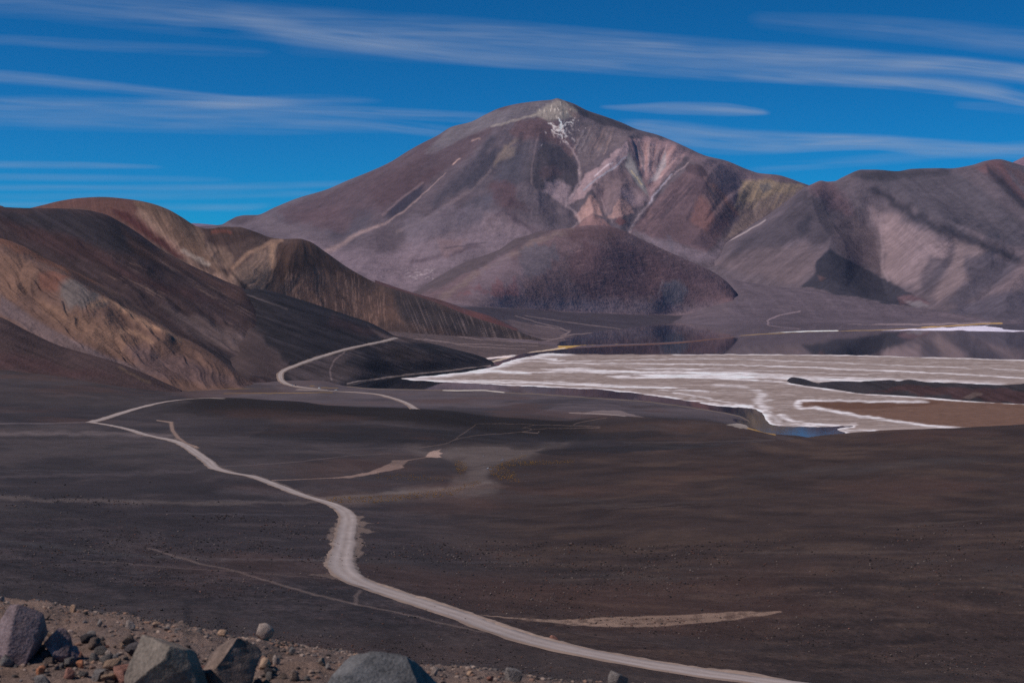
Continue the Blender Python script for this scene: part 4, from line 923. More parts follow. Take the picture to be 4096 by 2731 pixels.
sq(L(92,88,98), 16, (1400,770),(1420,830), op=.5, warp=8)
# left half: dark ribs painting the shaded sides of the spurs, pink scree, speckled foot
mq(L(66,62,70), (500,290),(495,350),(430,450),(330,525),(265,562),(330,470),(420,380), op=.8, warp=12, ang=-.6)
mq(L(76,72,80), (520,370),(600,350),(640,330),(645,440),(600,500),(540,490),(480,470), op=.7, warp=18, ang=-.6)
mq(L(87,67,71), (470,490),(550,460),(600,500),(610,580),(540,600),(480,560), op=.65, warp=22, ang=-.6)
mq(L(128,112,98), (540,290),(610,300),(600,340),(520,370),(500,400), op=.5, warp=12, ang=-.6)
mq(L(84,70,74), (170,330),(330,260),(480,200),(420,290),(300,360),(120,440),(60,470), op=.5, warp=20, ang=-.6)
mq(L(100,90,97), (0,690),(250,610),(420,600),(540,640),(430,700),(240,760),(60,820), op=.6, warp=24, ang=-.5)
mq(L(116,95,95), (200,790),(350,780),(300,850),(230,875), op=.6, warp=16)
sq(L(82,72,78), 5, (230,828),(350,810),(450,798), op=.6); sq(L(82,70,76), 10, (545,640),(600,665),(690,738), op=.6, warp=8)
mq(L(112,97,100), (440,650),(540,640),(600,690),(640,740),(520,760),(430,720), op=.5, warp=20)
for k in range(36):
    x0, y0 = rng.uniform(20, 180), rng.uniform(940, 990); sq(L(150,138,140), rng.uniform(1.5, 3), (x0, y0), (x0 + 14, y0 - 4), op=.6, warp=2)
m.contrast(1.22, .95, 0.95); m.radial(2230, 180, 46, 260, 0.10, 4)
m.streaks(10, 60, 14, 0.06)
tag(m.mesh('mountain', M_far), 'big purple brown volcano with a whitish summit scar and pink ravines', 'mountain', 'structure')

# ------------------------------------------------------------------ brown dome in the middle
dc = [(1560,1205),(1669,1160),(1752,1106),(1871,1044),(1990,1002),(2068,953),(2110,942),(2157,926),(2200,921),(2276,912),(2360,901),(2431,904),(2485,919),(2574,961),(2663,1002),(2752,1041),(2842,1082),(2901,1122),(2938,1160),(2950,1175),(2960,1200),(2975,1250)]
dm = HF([
    [(1560,1270,5300),(1865,1262,5500),(2074,1262,6200),(2371,1276,6900),(2700,1272,7500),(2850,1250,7700),(2930,1225,7750),(2975,1260,7800)],
    [(1560,1232,5700),(1865,1226,5750),(2074,1240,6400),(2371,1254,7050),(2600,1258,7400),(2700,1256,7650),(2850,1237,7800),(2930,1208,7850),(2975,1255,7900)],
    [(1560,1215,6400),(1750,1170,6600),(1900,1130,6700),(2100,1090,7000),(2371,1080,7450),(2600,1110,7800),(2800,1150,7950),(2930,1190,7990),(2975,1253,8000)],
    [(x, y, 8250) for x, y in dc],
    [(x, y + 130, 9600) for x, y in dc]], PX(1560, 2975, 3.6), [12, 90, 110, 26])
m = dm; m.edges(1.0, 3.0, 1.3, .7)
m.lift((8 * fbm(m.X / 260, m.D / 300, 4) + 1.5 * ridged(np.arctan2(m.PX - 2340, m.PY - 780) * 6, np.hypot(m.PX - 2340, m.PY - 780) / 200, 4)) * smooth(1, 1.5, m.S) * (1 - smooth(2.7, 3.0, m.S)))
gul([(1990,1005),(1900,1080),(1800,1160),(1720,1210)], 104, 18)
gul([(2180,930),(2060,1020),(1980,1100),(1880,1200)], 117, -13)
gul([(2200,960),(2230,1080),(2240,1230)], 104, 16)
gul([(2300,940),(2290,1080),(2250,1150)], 78, -13)
gul([(2360,905),(2420,1020),(2440,1150),(2440,1240)], 156, 27)
gul([(2520,950),(2560,1060),(2600,1200)], 91, -11)
gul([(2660,1010),(2720,1090),(2780,1180)], 117, 16)
m.sync()
m.base(L(96, 79, 82))
mq(L(72,64,66), (0,1060),(60,1040),(400,850),(560,770),(720,740),(820,725),(700,785),(560,845),(420,925),(250,1015),(100,1075), ang=-.5)
sq(L(106,92,87), 18, (905,725),(760,770),(640,830),(500,905),(350,995),(220,1085), op=.65, warp=14)
mq(L(85,66,68), (850,730),(1000,706),(1120,713),(1200,760),(1120,800),(1000,780),(900,790), warp=16)
mq(L(83,81,89), (640,820),(800,800),(830,860),(760,960),(680,1000),(620,950), op=.7, warp=24)
mq(L(100,89,96), (430,930),(560,860),(640,900),(650,1100),(450,1115),(330,1080), op=.6, soft=20, warp=24)
mq(L(88,67,71), (960,800),(1150,800),(1350,880),(1500,960),(1560,1050),(1300,1090),(1000,1070),(880,980),(900,860), op=.75, soft=18, warp=30)
mq(L(98,82,84), (830,880),(880,860),(890,1000),(860,1100),(820,1080), op=.5, soft=14, warp=16)
mq(L(80,63,68), (1200,760),(1350,830),(1560,930),(1760,1068),(1640,1050),(1440,960),(1280,860), op=.6, soft=12, warp=14)
mq(L(97,77,81), (1540,960),(1700,1030),(1770,1070),(1720,1130),(1560,1150),(1500,1080), op=.7, soft=14, warp=18)
for p in [((470,1050),(500,985),(540,1012),(545,1050)), ((550,1060),(590,980),(635,1065)), ((370,1035),(410,1013),(440,1052)), ((300,1070),(360,1050),(380,1070)), ((420,1060),(520,1040),(640,1070),(520,1080))]:
    mq(L(108,68,70), *p, op=.5, soft=8, warp=16, wl=20)
mq(L(84,86,94), (1380,1000),(1460,990),(1500,1060),(1440,1130),(1370,1120), op=.75, soft=12, warp=16)
sq(L(122,112,114), 6, (1375,1000),(1350,1060),(1360,1130),(1400,1150), op=.5, warp=8)
mq(L(106,95,101), (200,1110),(600,1105),(1000,1100),(1400,1120),(1750,1120),(1700,1180),(1200,1175),(600,1150),(250,1140), op=.75, soft=26, warp=14)  # pale band of haze painted along the foot of the dome
for k in range(50):
    x0 = rng.uniform(880, 1450); y0 = rng.uniform(840, 1080); sq(L(124,102,100), rng.uniform(1.5, 3.5), (x0, y0), (x0 + 34, y0 + rng.uniform(-14, 4)), op=.45, warp=4)
m.contrast(1.12, 1.05); m.radial(2340, 780, 22, 180, 0.08, 4)
m.streaks(15, 70, 14, 0.10)
tag(m.mesh('hill', M_far), 'rounded brown dome hill in front of the big volcano', 'hill', 'structure')

# ------------------------------------------------------------------ long range on the right
rc = [(2780,1110),(2833,1056),(2860,1020),(2878,998),(2940,950),(2994,908),(3065,864),(3148,804),(3190,772),(3220,750),(3250,736),(3285,723),(3310,727),(3339,725),(3365,712),(3398,696),(3425,684),(3446,679),(3500,679),(3589,685),(3648,676),(3756,673),(3797,674),(3886,661),(3946,643),(3994,637),(4047,649),(4096,664),(4250,700),(4500,690),(4800,730),(5200,780)]
rr = HF([
    [(2780,1150,9300),(2833,1110,9300),(2982,1150,8900),(3202,1195,8300),(3351,1230,7900),(3589,1275,7500),(3738,1290,7250),(3946,1325,6950),(4096,1345,6800),(5200,1350,6700)],
    [(2780,1112,9900),(2833,1062,9800),(2982,1097,9200),(3202,1144,8600),(3351,1177,8200),(3589,1222,7800),(3738,1242,7500),(3946,1275,7150),(4096,1292,7000),(5200,1302,6900)],
    [(2780,1111,10000),(2833,1060,10000),(2950,1020,9800),(3150,1010,9400),(3300,1020,9200),(3530,1100,8900),(3700,1090,8400),(3900,1110,8000),(4096,1140,7700),(4500,1150,7700),(5200,1160,7700)],
    [(2780,1110.5,10100),(2833,1058,10100),(2900,985,10300),(3000,930,10300),(3220,870,10200),(3350,880,10200),(3530,900,10300),(3700,860,10000),(3900,890,9600),(4096,940,9300),(4500,950,9300),(5200,980,9300)],
    [(x, y, 10300 + 900 * smooth(2833, 3220, np.array(float(x))).item()) for x, y in rc],
    [(x, y + 140, 13800) for x, y in rc]], PX(2780, 5200, 3.6), [14, 90, 80, 100, 26])
m = rr; m.edges(1.0, 4.0)
m.lift(16 * fbm(m.X / 420, m.D / 420, 4) * smooth(1, 1.5, m.S) * (1 - smooth(3.7, 4.0, m.S)))
gul([(3230,750),(3150,880),(3000,1000),(2900,1060)], 120, 50)
gul([(3250,745),(3260,860),(3290,960),(3315,994),(3290,1050),(3240,1110),(3205,1143)], 150, 110)
gul([(3400,700),(3440,800),(3500,900),(3529,976),(3529,1071),(3559,1125),(3640,1180),(3760,1235)], 150, -130)
gul([(3470,690),(3559,786),(3660,850),(3767,917),(3860,950),(3946,976),(4096,1030),(4300,1090)], 120, 120)
gul([(3700,700),(3850,800),(4000,900),(4200,1000)], 130, -50)
gul([(3886,665),(3960,740),(4096,860),(4300,980)], 110, 60)
gul([(3994,640),(4060,720),(4150,820)], 90, 40)
gul([(3767,917),(3700,1000),(3640,1090),(3600,1150)], 60, 30)
gul([(3860,950),(3800,1040),(3740,1130),(3700,1190)], 60, -36)
gul([(3946,976),(3900,1060),(3840,1140),(3790,1210)], 60, 40)
gul([(4060,1020),(4000,1100),(3930,1170),(3880,1240)], 60, -40)
gul([(4200,1060),(4100,1120),(4020,1200)], 80, 40)
m.sync()
m.base(L(86, 77, 82))
mf([(3220,755),(3285,724),(3340,728),(3400,800),(3420,880),(3340,850),(3280,800)], L(98,76,80), 0.7, 14, 20, 50)
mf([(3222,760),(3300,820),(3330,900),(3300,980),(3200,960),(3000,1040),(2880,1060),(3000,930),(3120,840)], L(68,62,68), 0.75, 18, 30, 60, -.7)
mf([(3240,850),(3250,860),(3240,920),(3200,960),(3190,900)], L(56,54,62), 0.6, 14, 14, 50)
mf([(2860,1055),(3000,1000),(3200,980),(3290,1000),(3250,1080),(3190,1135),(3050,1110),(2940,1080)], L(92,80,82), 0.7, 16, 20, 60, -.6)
mf([(3318,992),(3351,1018),(3440,1065),(3559,1125),(3640,1170),(3715,1210),(3600,1222),(3470,1200),(3351,1178),(3260,1155),(3205,1143),(3261,1095),(3270,1040)], L(56,55,64), 0.92, 6, 10, 40, -.5)  # triangular face turned from the sun, its shading put into the colour
mf([(3270,1100),(3300,1110),(3280,1125)], L(96,72,70), 0.7, 6, 6, 30)
mf([(3590,1190),(3650,1180),(3720,1215),(3690,1225),(3600,1220)], L(100,76,80), 0.7, 8, 8, 40)
mf([(3620,1210),(3680,1205),(3710,1225),(3650,1230)], L(98,100,104), 0.6, 8, 8, 40)
mf([(3400,700),(3460,682),(3600,690),(3760,680),(3850,700),(3960,790),(4096,900),(5200,1000),(5200,1060),(4096,1000),(3940,950),(3760,890),(3600,790),(3500,730)], L(76,71,77), 0.85, 18, 30, 80, .6)
mf([(3400,698),(3500,682),(3800,678),(3780,700),(3560,730),(3460,720)], L(60,57,62), 0.7, 14, 20, 60)
ms([(3500,760),(3559,800),(3660,866),(3767,925),(3860,960),(3946,990),(4096,1040),(4300,1080)], 34, L(52,50,58), 0.8, 1, 24, 50)  # shadow side of the diagonal ridge, painted dark
mf([(3470,820),(3560,850),(3700,930),(3800,980),(3760,1060),(3680,1140),(3600,1140),(3540,1100),(3535,960)], L(112,97,98), 0.75, 18, 24, 60, -.6)  # sunlit lower side of that ridge, painted lighter
mf([(3330,880),(3420,860),(3500,920),(3525,1000),(3520,1080),(3450,1050),(3360,1000)], L(90,78,80), 0.7, 20, 24, 60, .8)
ms([(3523,850),(3529,976),(3527,1071),(3555,1122)], 10, L(112,99,102), 0.5, 1, 8)
mf([(3820,960),(3950,1000),(3900,1080),(3830,1150),(3760,1210),(3730,1180),(3790,1080)], L(106,92,92), 0.7, 16, 20, 50, -.7)
mf([(3720,1020),(3800,1040),(3760,1110),(3700,1170),(3680,1140)], L(70,66,74), 0.6, 14, 16, 50, -.7)
mf([(3850,1040),(3960,1010),(4060,1050),(4000,1120),(3900,1200),(3830,1225),(3800,1210),(3880,1110)], L(72,68,77), 0.75, 16, 20, 50, -.7)
mf([(4096,1040),(4040,1120),(3960,1180),(4096,1150),(5200,1200),(5200,1080)], L(104,90,92), 0.6, 20, 20, 60, -.7)
mf([(3830,1225),(3960,1180),(4096,1160),(5200,1210),(5200,1300),(4096,1292),(3946,1275),(3800,1250)], L(74,70,80), 0.8, 14, 14, 60)
mf([(3900,665),(3960,645),(4000,640),(4050,720),(4096,770),(4200,830),(4096,800),(4000,730)], L(98,68,68), 0.75, 10, 14, 40, .8)
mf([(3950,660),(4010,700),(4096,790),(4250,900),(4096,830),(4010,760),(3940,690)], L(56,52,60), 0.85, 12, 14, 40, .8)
mf([(4010,645),(4096,690),(4300,760),(4300,820),(4096,740)], L(98,74,72), 0.7, 10, 12, 40)
ms([(2878,985),(2904,945),(2990,908)], 8, L(156,142,124), 0.6, 1, 6); ms([(2840,1050),(2875,990),(2890,975)], 9, L(146,135,128), 0.6, 1, 8)
ms([(2890,975),(2980,930),(3060,880)], 6, L(150,140,136), 0.5, 1, 4)
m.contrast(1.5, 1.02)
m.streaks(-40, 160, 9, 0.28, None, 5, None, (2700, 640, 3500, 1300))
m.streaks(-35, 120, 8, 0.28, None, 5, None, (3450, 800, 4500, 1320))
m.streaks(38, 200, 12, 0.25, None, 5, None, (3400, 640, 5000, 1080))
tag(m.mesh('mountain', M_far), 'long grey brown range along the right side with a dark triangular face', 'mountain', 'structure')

rp = HF([[(3900,900,14000),(5200,900,14000)], [(3900,760,15500),(4000,690,15500),(4047,652,15500),(4083,634,15500),(4150,600,15500),(4300,560,15500),(4600,640,15500),(5200,760,15500)], [(3900,860,18000),(5200,860,18000)]], PX(3900,5200,5), [30, 8])
rp.base(L(112, 90, 100)); rp.streaks(-40, 90, 12, 0.3)
tag(rp.mesh('mountain', M_far), 'ruddy far peak just showing at the right edge behind the range', 'mountain', 'structure')
# ------------------------------------------------------------------ dirt roads laid over the ground
LAND = [ground, df, ts, bk, bh, fs]
def drop(px, py, surfs):
    best = None
    for s_ in surfs:
        d = s_.hit(px, py)
        if d is not None and (best is None or d < best): best = d
    return best
def ztop(x, y, surfs): return max(s_.zat(x, y) for s_ in surfs)
def resample(P, step):
    P = np.array(P); t = np.concatenate([[0], np.cumsum(np.hypot(*np.diff(P, axis=0).T))])
    n = max(2, int(t[-1] / step)); u = np.linspace(0, t[-1], n)
    q = np.stack([np.interp(u, t, P[:, 0]), np.interp(u, t, P[:, 1])], 1)
    return q
def smooth_line(P, it):
    for _ in range(it):
        Q = P.copy(); Q[1:-1] = 0.25 * P[:-2] + 0.5 * P[1:-1] + 0.25 * P[2:]; P = Q
    return P
def dense(pts, n=10):
    """Catmull-Rom through image points"""
    P = [np.array(p, float) for p in pts]; P = [2 * P[0] - P[1]] + P + [2 * P[-1] - P[-2]]; o = []
    for i in range(1, len(P) - 2):
        for t in np.arange(n) / n:
            o.append(0.5 * ((2 * P[i]) + (-P[i-1] + P[i+1]) * t + (2*P[i-1] - 5*P[i] + 4*P[i+1] - P[i+2]) * t*t + (-P[i-1] + 3*P[i] - 3*P[i+1] + P[i+2]) * t**3))
    o.append(P[-2]); return o
def trace(pts, surfs, extra=None):
    o = []
    for p in dense(pts):
        d = drop(p[0], p[1], surfs)
        if d is None: continue
        x, y, z = world(p[0], p[1], d); o.append((x, y))
    if extra: o = extra(o)
    return o
def road(name, pts, width, surfs, label, step=4.0, it=12, lift=0.12, prof=None, cat='road'):
    P = smooth_line(resample(trace(pts, surfs), step), it)
    T = np.gradient(P, axis=0); T /= np.linalg.norm(T, axis=1)[:, None] + 1e-9
    Nn = np.stack([-T[:, 1], T[:, 0]], 1)
    n = len(P); arc = np.arange(n) * step
    if prof is None: prof = [(-1.7, -0.5, 2), (-1.15, 0.02, 1), (-0.95, 0.0, 0), (-0.45, 0.0, 0), (0, 0.02, 0), (0.45, 0.0, 0), (0.95, 0.0, 0), (1.15, 0.02, 1), (1.7, -0.5, 2)]
    co = []; col = []
    DUST = L(138, 128, 123) * .92; SHO = L(122, 108, 99) * .92; RUT = L(152, 143, 139) * .92
    zc = np.array([ztop(P[i, 0], P[i, 1], surfs) for i in range(n)])
    zc = np.convolve(np.pad(zc, 4, mode='edge'), np.ones(9) / 9, 'valid')
    for i in range(n):
        wob = 1 + 0.10 * vnoise(np.array([arc[i] / 23.0]), np.array([1.5]))[0]
        for j, (a, dz_, k) in enumerate(prof):
            jit = (0.55 * fbm(np.array([arc[i] / 6.0]), np.array([j * 7.7]), 4)[0] if k else 0)
            off_ = (a + np.sign(a) * jit * (0.5 if k == 1 else 0.9)) * width / 2 * wob
            x, y = P[i] + Nn[i] * off_
            zz = ztop(x, y, surfs)
            if k == 0: z = 0.35 * zz + 0.65 * zc[i] if abs(zz - zc[i]) < 1.0 else 0.7 * zz + 0.3 * zc[i]
            else: z = zz
            if k == 0: z = max(z, zz)
            co.append((x, y, z + lift + dz_ + (0.35 * abs(jit) if k == 1 else 0)))
            c = SHO if k else (RUT if abs(abs(a) - 0.45) < .01 else DUST)
            c = c * (1 + 0.12 * vnoise(np.array([arc[i] / 9.0]), np.array([j * 3.3]))[0])
            col.append(c)
    return tag(grid_object(name, np.array(co), n, len(prof), M_road, np.array(col)), label, cat, 'structure')
main_pts = [(3250,2752),(3071,2730),(2848,2700),(2657,2671),(2465,2639),(2338,2615),(2210,2589),(2083,2553),(1955,2508),(1851,2467),(1723,2426),(1595,2384),(1510,2358),(1447,2335),(1404,2311),(1374,2283),(1363,2258),(1367,2228),(1379,2176),(1389,2113),(1396,2079),(1389,2055),(1366,2036),(1340,2021),(1298,2006),(1255,1996),(1213,1983),(1179,1970),(1128,1949),(1064,1925),(1012,1906),(980,1899),(929,1893),(863,1873),(833,1846),(792,1817),(744,1784),(685,1760),(595,1742),(506,1715),(430,1699),(365,1689)]
road('road', main_pts, 5.6, [ground], 'pale dirt road winding down from the bank to the junction on the plain', step=1.3, it=40)
road('road', [(358,1690),(417,1674),(506,1645),(595,1621),(655,1608),(744,1597),(833,1592),(900,1594)], 6.5, [ground], 'pale dirt road climbing right from the junction to the dark hump', step=4.0)
road('road', [(1190,1558),(1300,1563),(1419,1569),(1508,1577),(1568,1592),(1610,1606),(1639,1620),(1660,1637)], 6.5, [ground], 'short pale stretch of dirt road crossing the plain behind the hump', step=4.0, lift=0.5)
road('road', [(1586,1352),(1548,1362),(1508,1371),(1419,1389),(1360,1404),(1310,1419),(1220,1449),(1150,1475),(1124,1490),(1121,1513),(1143,1534),(1190,1547),(1250,1555),(1310,1562)], 7.5, [ground, bk, df, bh], 'far dirt road bending round the foot of the black ash hill', step=6.0, it=5, lift=0.6)

def berm(pts, label):
    P = smooth_line(resample(trace(pts, [ground]), 0.7), 14)
    T = np.gradient(P, axis=0); T /= np.linalg.norm(T, axis=1)[:, None] + 1e-9; Nn = np.stack([-T[:, 1], T[:, 0]], 1)
    n = len(P); prof = [(-2.4, -.3), (-1.6, .1), (-1.0, .4), (-.5, .62), (0, .7), (.5, .6), (1.0, .4), (1.6, .1), (2.4, -.3)]; co = []; col = []
    zc = np.array([ground.zat(*p) for p in P])
    for j, (a, h_) in enumerate(prof):
        q = P + Nn * (a + 0.3 * fbm(np.arange(n) * .35, np.full(n, j * 3.3), 2))[:, None]
        hh = h_ * (0.75 + 0.5 * fbm(np.arange(n) * .06, np.full(n, 2.2), 3)) + (0.22 * fbm(np.arange(n) * .6, np.full(n, j * 9.1), 3) if 0 < j < 8 else 0)
        e = np.minimum(1, np.minimum(np.arange(n), n - 1 - np.arange(n)) / 14.0)
        z = np.array([ground.zat(*p) for p in q]) + hh * e - 0.1
        co.append(np.stack([q[:, 0], q[:, 1], z], 1)); col.append(L(128, 114, 105)[None] * (0.92 + 0.3 * fbm(np.arange(n) * .5, np.full(n, j * 5.5), 3))[:, None])
    return tag(grid_object('berm', np.concatenate(co), len(prof), n, M_road, np.concatenate(col)), label, 'berm', 'structure')
berm([(1408,2296),(1500,2334),(1600,2368),(1723,2408),(1851,2447),(1955,2487),(2083,2532),(2210,2567),(2338,2595),(2465,2619),(2657,2653),(2848,2685),(3071,2713),(3250,2735)], 'rough berm of graded rubble along the far side of the road')
# ------------------------------------------------------------------ stones
def rock_mesh(name, size, mat, seed, sub=4, cuts=9, rough=0.10, top=None):
    """a broken boulder: a ball cut by random planes, then roughened; base at z = 0"""
    r = random.Random(seed)
    bm = bmesh.new(); bmesh.ops.create_icosphere(bm, subdivisions=sub, radius=1.0)
    planes = []
    for k in range(cuts):
        n = Vector((r.gauss(0, 1), r.gauss(0, 1), r.gauss(0, 0.8))).normalized(); planes.append((n, r.uniform(0.42, 0.80)))
    co = np.array([v.co[:] for v in bm.verts])
    for n, h in planes:
        d = co @ np.array(n) - h; co -= np.clip(d, 0, None)[:, None] * np.array(n)[None, :] * 0.96
    if top:   # extra cut planes given by hand: (nx, ny, nz, h)
        for nx, ny, nz, h in top:
            n = np.array([nx, ny, nz]); n = n / np.linalg.norm(n); d = co @ n - h; co -= np.clip(d, 0, None)[:, None] * n
    s0 = seed * 3.7
    f1 = fbm(co[:, 0] * 1.7 + s0, co[:, 1] * 1.7 + co[:, 2] * 1.3, 4); f2 = fbm(co[:, 2] * 5 + s0, co[:, 0] * 5 - co[:, 1] * 4, 4)
    co *= (1 + rough * f1 + rough * 0.45 * f2)[:, None]
    co -= co.min(0); co = co / np.ptp(co, axis=0) - np.array([0.5, 0.5, 0.0])
    co = co * np.array(size)
    for v, c in zip(bm.verts, co): v.co = c
    me = bpy.data.meshes.new(name); bm.to_mesh(me); bm.free()
    me.polygons.foreach_set('use_smooth', np.ones(len(me.polygons), bool)); me.update()
    try: me.set_sharp_from_angle(angle=math.radians(32))
    except Exception: pass
    me.materials.append(mat); return me

def R3(*c): return tuple(L(*c) * 0.86)
MR = {
    'purple': rock_mat('purple_lava', R3(74,62,63), R3(134,117,118), 10),
    'brown': rock_mat('brown_lava', R3(58,50,46), R3(128,112,102), 14),
    'green': rock_mat('green_grey_lava', R3(64,59,54), R3(124,114,104), 8),
    'blue': rock_mat('blue_grey_lava', R3(54,54,55), R3(106,106,106), 9),
    'pale': rock_mat('pale_stone', R3(104,95,89), R3(158,146,137), 20),
    'tan': rock_mat('tan_stone', R3(120,98,82), R3(170,146,124), 20),
    'red': rock_mat('red_stone', R3(104,72,64), R3(150,112,98), 20),
    'orange': rock_mat('orange_stone', R3(124,78,56), R3(168,116,86), 20),
    'dark': rock_mat('dark_stone', R3(40,38,40), R3(84,78,78), 14),
    'grey': rock_mat('grey_stone', R3(66,63,62), R3(122,117,113), 16),
}
def put_rock(px, pb, w, h, mat, seed, label, depth=None, name='rock', sub=4, deep=0.85, sink=0.2, rz=None, group=None, cuts=13, rough=0.07, top=None, surf=None):
    """px: centre, pb: foot row, w/h: size in photo pixels at the place where it lies"""
    d = depth if depth else drop(px, pb, surf or [ground])
    k = d / F; sx, sz = w * k, h * k / (1 - sink)
    me = rock_mesh(name, (sx, sx * deep, sz), MR[mat], seed, sub, cuts, rough, top)
    o = bpy.data.objects.new(name, me); C.objects.link(o)
    x, y, z = world(px, pb, d)
    if depth: z = min(z, 0)
    o.location = (x, y + sx * deep * 0.25, z - sz * sink)
    if rz is not None: o.rotation_euler = (0, 0, rz)
    return tag(o, label, 'rock', None, group)

put_rock(50, 2640, 232, 222, 'purple', 11, 'large flat faced purple boulder at the left edge of the bank', sub=5, deep=.7, cuts=10, rough=.05, top=[(.35,-1,.25,.5),(.9,-.3,.1,.78)])
put_rock(228, 2640, 112, 124, 'purple', 23, 'smaller purple boulder just right of the large purple one', sub=5, cuts=11, rough=.06)
put_rock(284, 2645, 62, 66, 'purple', 29, 'dark edged purple stone leaning on the smaller purple boulder', sub=4)
put_rock(650, 2810, 330, 244, 'green', 31, 'large greenish grey boulder with a peaked top in the bank', sub=5, deep=.8, cuts=13, rough=.06, top=[(-.6,-.4,.6,.55),(.8,0,.4,.62)])
put_rock(905, 2790, 250, 224, 'brown', 47, 'large brown speckled boulder touching the greenish grey one', sub=5, deep=.8, cuts=12, rough=.07)
put_rock(1492, 2890, 560, 268, 'blue', 53, 'biggest blue grey boulder, cut off by the bottom edge', sub=6, deep=.8, cuts=15, rough=.06, top=[(-.55,-.2,.8,.6),(.6,-.1,.8,.62)])
put_rock(1060, 2560, 70, 66, 'pale', 61, 'round pale stone on the crest of the bank above the brown boulder', sub=4, cuts=6, rough=.05)
put_rock(889, 2545, 46, 27, 'tan', 67, 'flat tan stone casting a black line of shade on the crest', sub=4)
put_rock(1104, 2658, 30, 40, 'pale', 71, 'pale oval pebble below the round pale stone', sub=3, cuts=5, rough=.04)
put_rock(292, 2447, 27, 30, 'tan', 73, 'small brown ball of a stone on the crest behind the purple boulders', sub=3, cuts=5, rough=.05)
put_rock(520, 2516, 42, 38, 'pale', 79, 'small pale stone on the sand right of the purple boulders', sub=3)
put_rock(1738, 2702, 34, 40, 'pale', 83, 'pale tooth shaped stone just right of the biggest boulder', sub=3)
put_rock(2054, 2724, 72, 54, 'grey', 89, 'wedge shaped grey stone farther right along the bank', sub=4)
put_rock(2474, 2760, 84, 76, 'grey', 97, 'smooth grey stone at the right end of the bank, apart from the rest', sub=4, cuts=6, rough=.05)
put_rock(528, 2628, 76, 56, 'dark', 101, 'dark angular stone lying left of the greenish grey boulder', sub=4)
put_rock(500, 2725, 112, 66, 'red', 103, 'long reddish stone at the foot of the greenish grey boulder', sub=4)
put_rock(22, 2665, 56, 48, 'grey', 107, 'grey stone in the shade under the large purple boulder', sub=3)
put_rock(160, 2695, 40, 34, 'orange', 109, 'orange stone below the large purple boulder', sub=3)
put_rock(275, 2712, 42, 40, 'red', 113, 'red stone below the smaller purple boulder', sub=3)
put_rock(318, 2672, 36, 30, 'orange', 127, 'orange stone right of the smaller purple boulder', sub=3)
put_rock(390, 2722, 60, 44, 'grey', 131, 'grey slab at the bottom edge left of the long reddish stone', sub=3)
put_rock(165, 2748, 74, 50, 'grey', 137, 'grey stone cut by the bottom edge below the orange one', sub=3)
put_rock(666, 2522, 24, 18, 'grey', 139, 'small grey stone on the crest above the greenish grey boulder', sub=3)
put_rock(622, 2508, 26, 24, 'tan', 149, 'small tan stone beside the small grey one on the crest', sub=3)
put_rock(432, 2622, 26, 24, 'pale', 151, 'small pale stone left of the dark angular stone', sub=3)
put_rock(398, 2506, 20, 32, 'grey', 157, 'thin upright grey stone on the sand behind the purple boulders', sub=3)
put_rock(1022, 2624, 26, 22, 'red', 163, 'small pink stone against the right side of the brown boulder', sub=3)
put_rock(1058, 2676, 44, 46, 'tan', 167, 'tan stone at the lower right of the brown boulder', sub=3)
put_rock(1168, 2610, 26, 22, 'blue', 173, 'small blue grey stone on the sand left of the biggest boulder', sub=3)
put_rock(1178, 2722, 40, 44, 'brown', 179, 'brown stone near the bottom edge left of the biggest boulder', sub=3)
put_rock(1286, 2660, 30, 30, 'green', 181, 'greenish stone touching the left shoulder of the biggest boulder', sub=3)
put_rock(1312, 2676, 26, 26, 'grey', 191, 'small grey stone beside the greenish one at the biggest boulder', sub=3)
put_rock(1424, 2632, 30, 18, 'tan', 193, 'small tan stone on the crest behind the biggest boulder', sub=3)
put_rock(4, 2406, 22, 22, 'pale', 197, 'white stone on the crest at the left edge', sub=3)
put_rock(180, 2478, 34, 22, 'brown', 199, 'brown stone on the sand just behind the large purple boulder', sub=3)
put_rock(362, 2546, 40, 24, 'grey', 211, 'flat grey stone between the smaller purple boulder and the crest', sub=3)
put_rock(450, 2650, 44, 34, 'grey', 223, 'grey stone in front of the small pale stone', sub=3)
put_rock(590, 2566, 30, 22, 'dark', 227, 'small dark stone above the greenish grey boulder', sub=3)
put_rock(1880, 2700, 26, 18, 'tan', 229, 'small tan stone right of the pale tooth shaped one', sub=3)
put_rock(1960, 2722, 30, 20, 'red', 233, 'small reddish stone left of the wedge shaped grey stone', sub=3)
put_rock(1680, 2700, 26, 18, 'grey', 239, 'small grey stone at the right flank of the biggest boulder', sub=3)
put_rock(2216, 2560, 36, 20, 'red', 241, 'pinkish boulder standing on the berm of the dirt road', sub=4)

# lone dark stones on the ash slopes: one small mesh of each of six kinds, copied
stone_src = [rock_mesh('stone', (1, .9, .62), MR['dark'], 300 + k, 2, 7, .12) for k in range(4)] + [rock_mesh('stone', (1, .9, .6), MR['red'], 310, 2, 7, .12), rock_mesh('stone', (1, .9, .6), MR['grey'], 311, 2, 7, .12)]
LBL = ['dark stone lying on the ash slope'] * 4 + ['rusty stone lying on the ash slope', 'light grey stone lying on the ash slope']
GRP = ['dark stones scattered over the ash slope'] * 4 + ['rusty stones scattered over the ash slope', 'light grey stones scattered over the ash slope']
picked = [(874,2008,9),(1272,2092,10),(1330,2160,9),(2254,2312,12),(2016,2330,9),(2600,2266,10),(2740,2335,12),(2510,2335,9),(1970,2325,8),(2190,2400,9),(2130,2400,10),(640,2372,9),(648,2441,12),(1284,2545,14),(905,2512,12),(860,2508,10),(600,1930,8),(140,1930,9),(260,1940,10)]
pr = [(x, y, s_, 0) for x, y, s_ in picked]
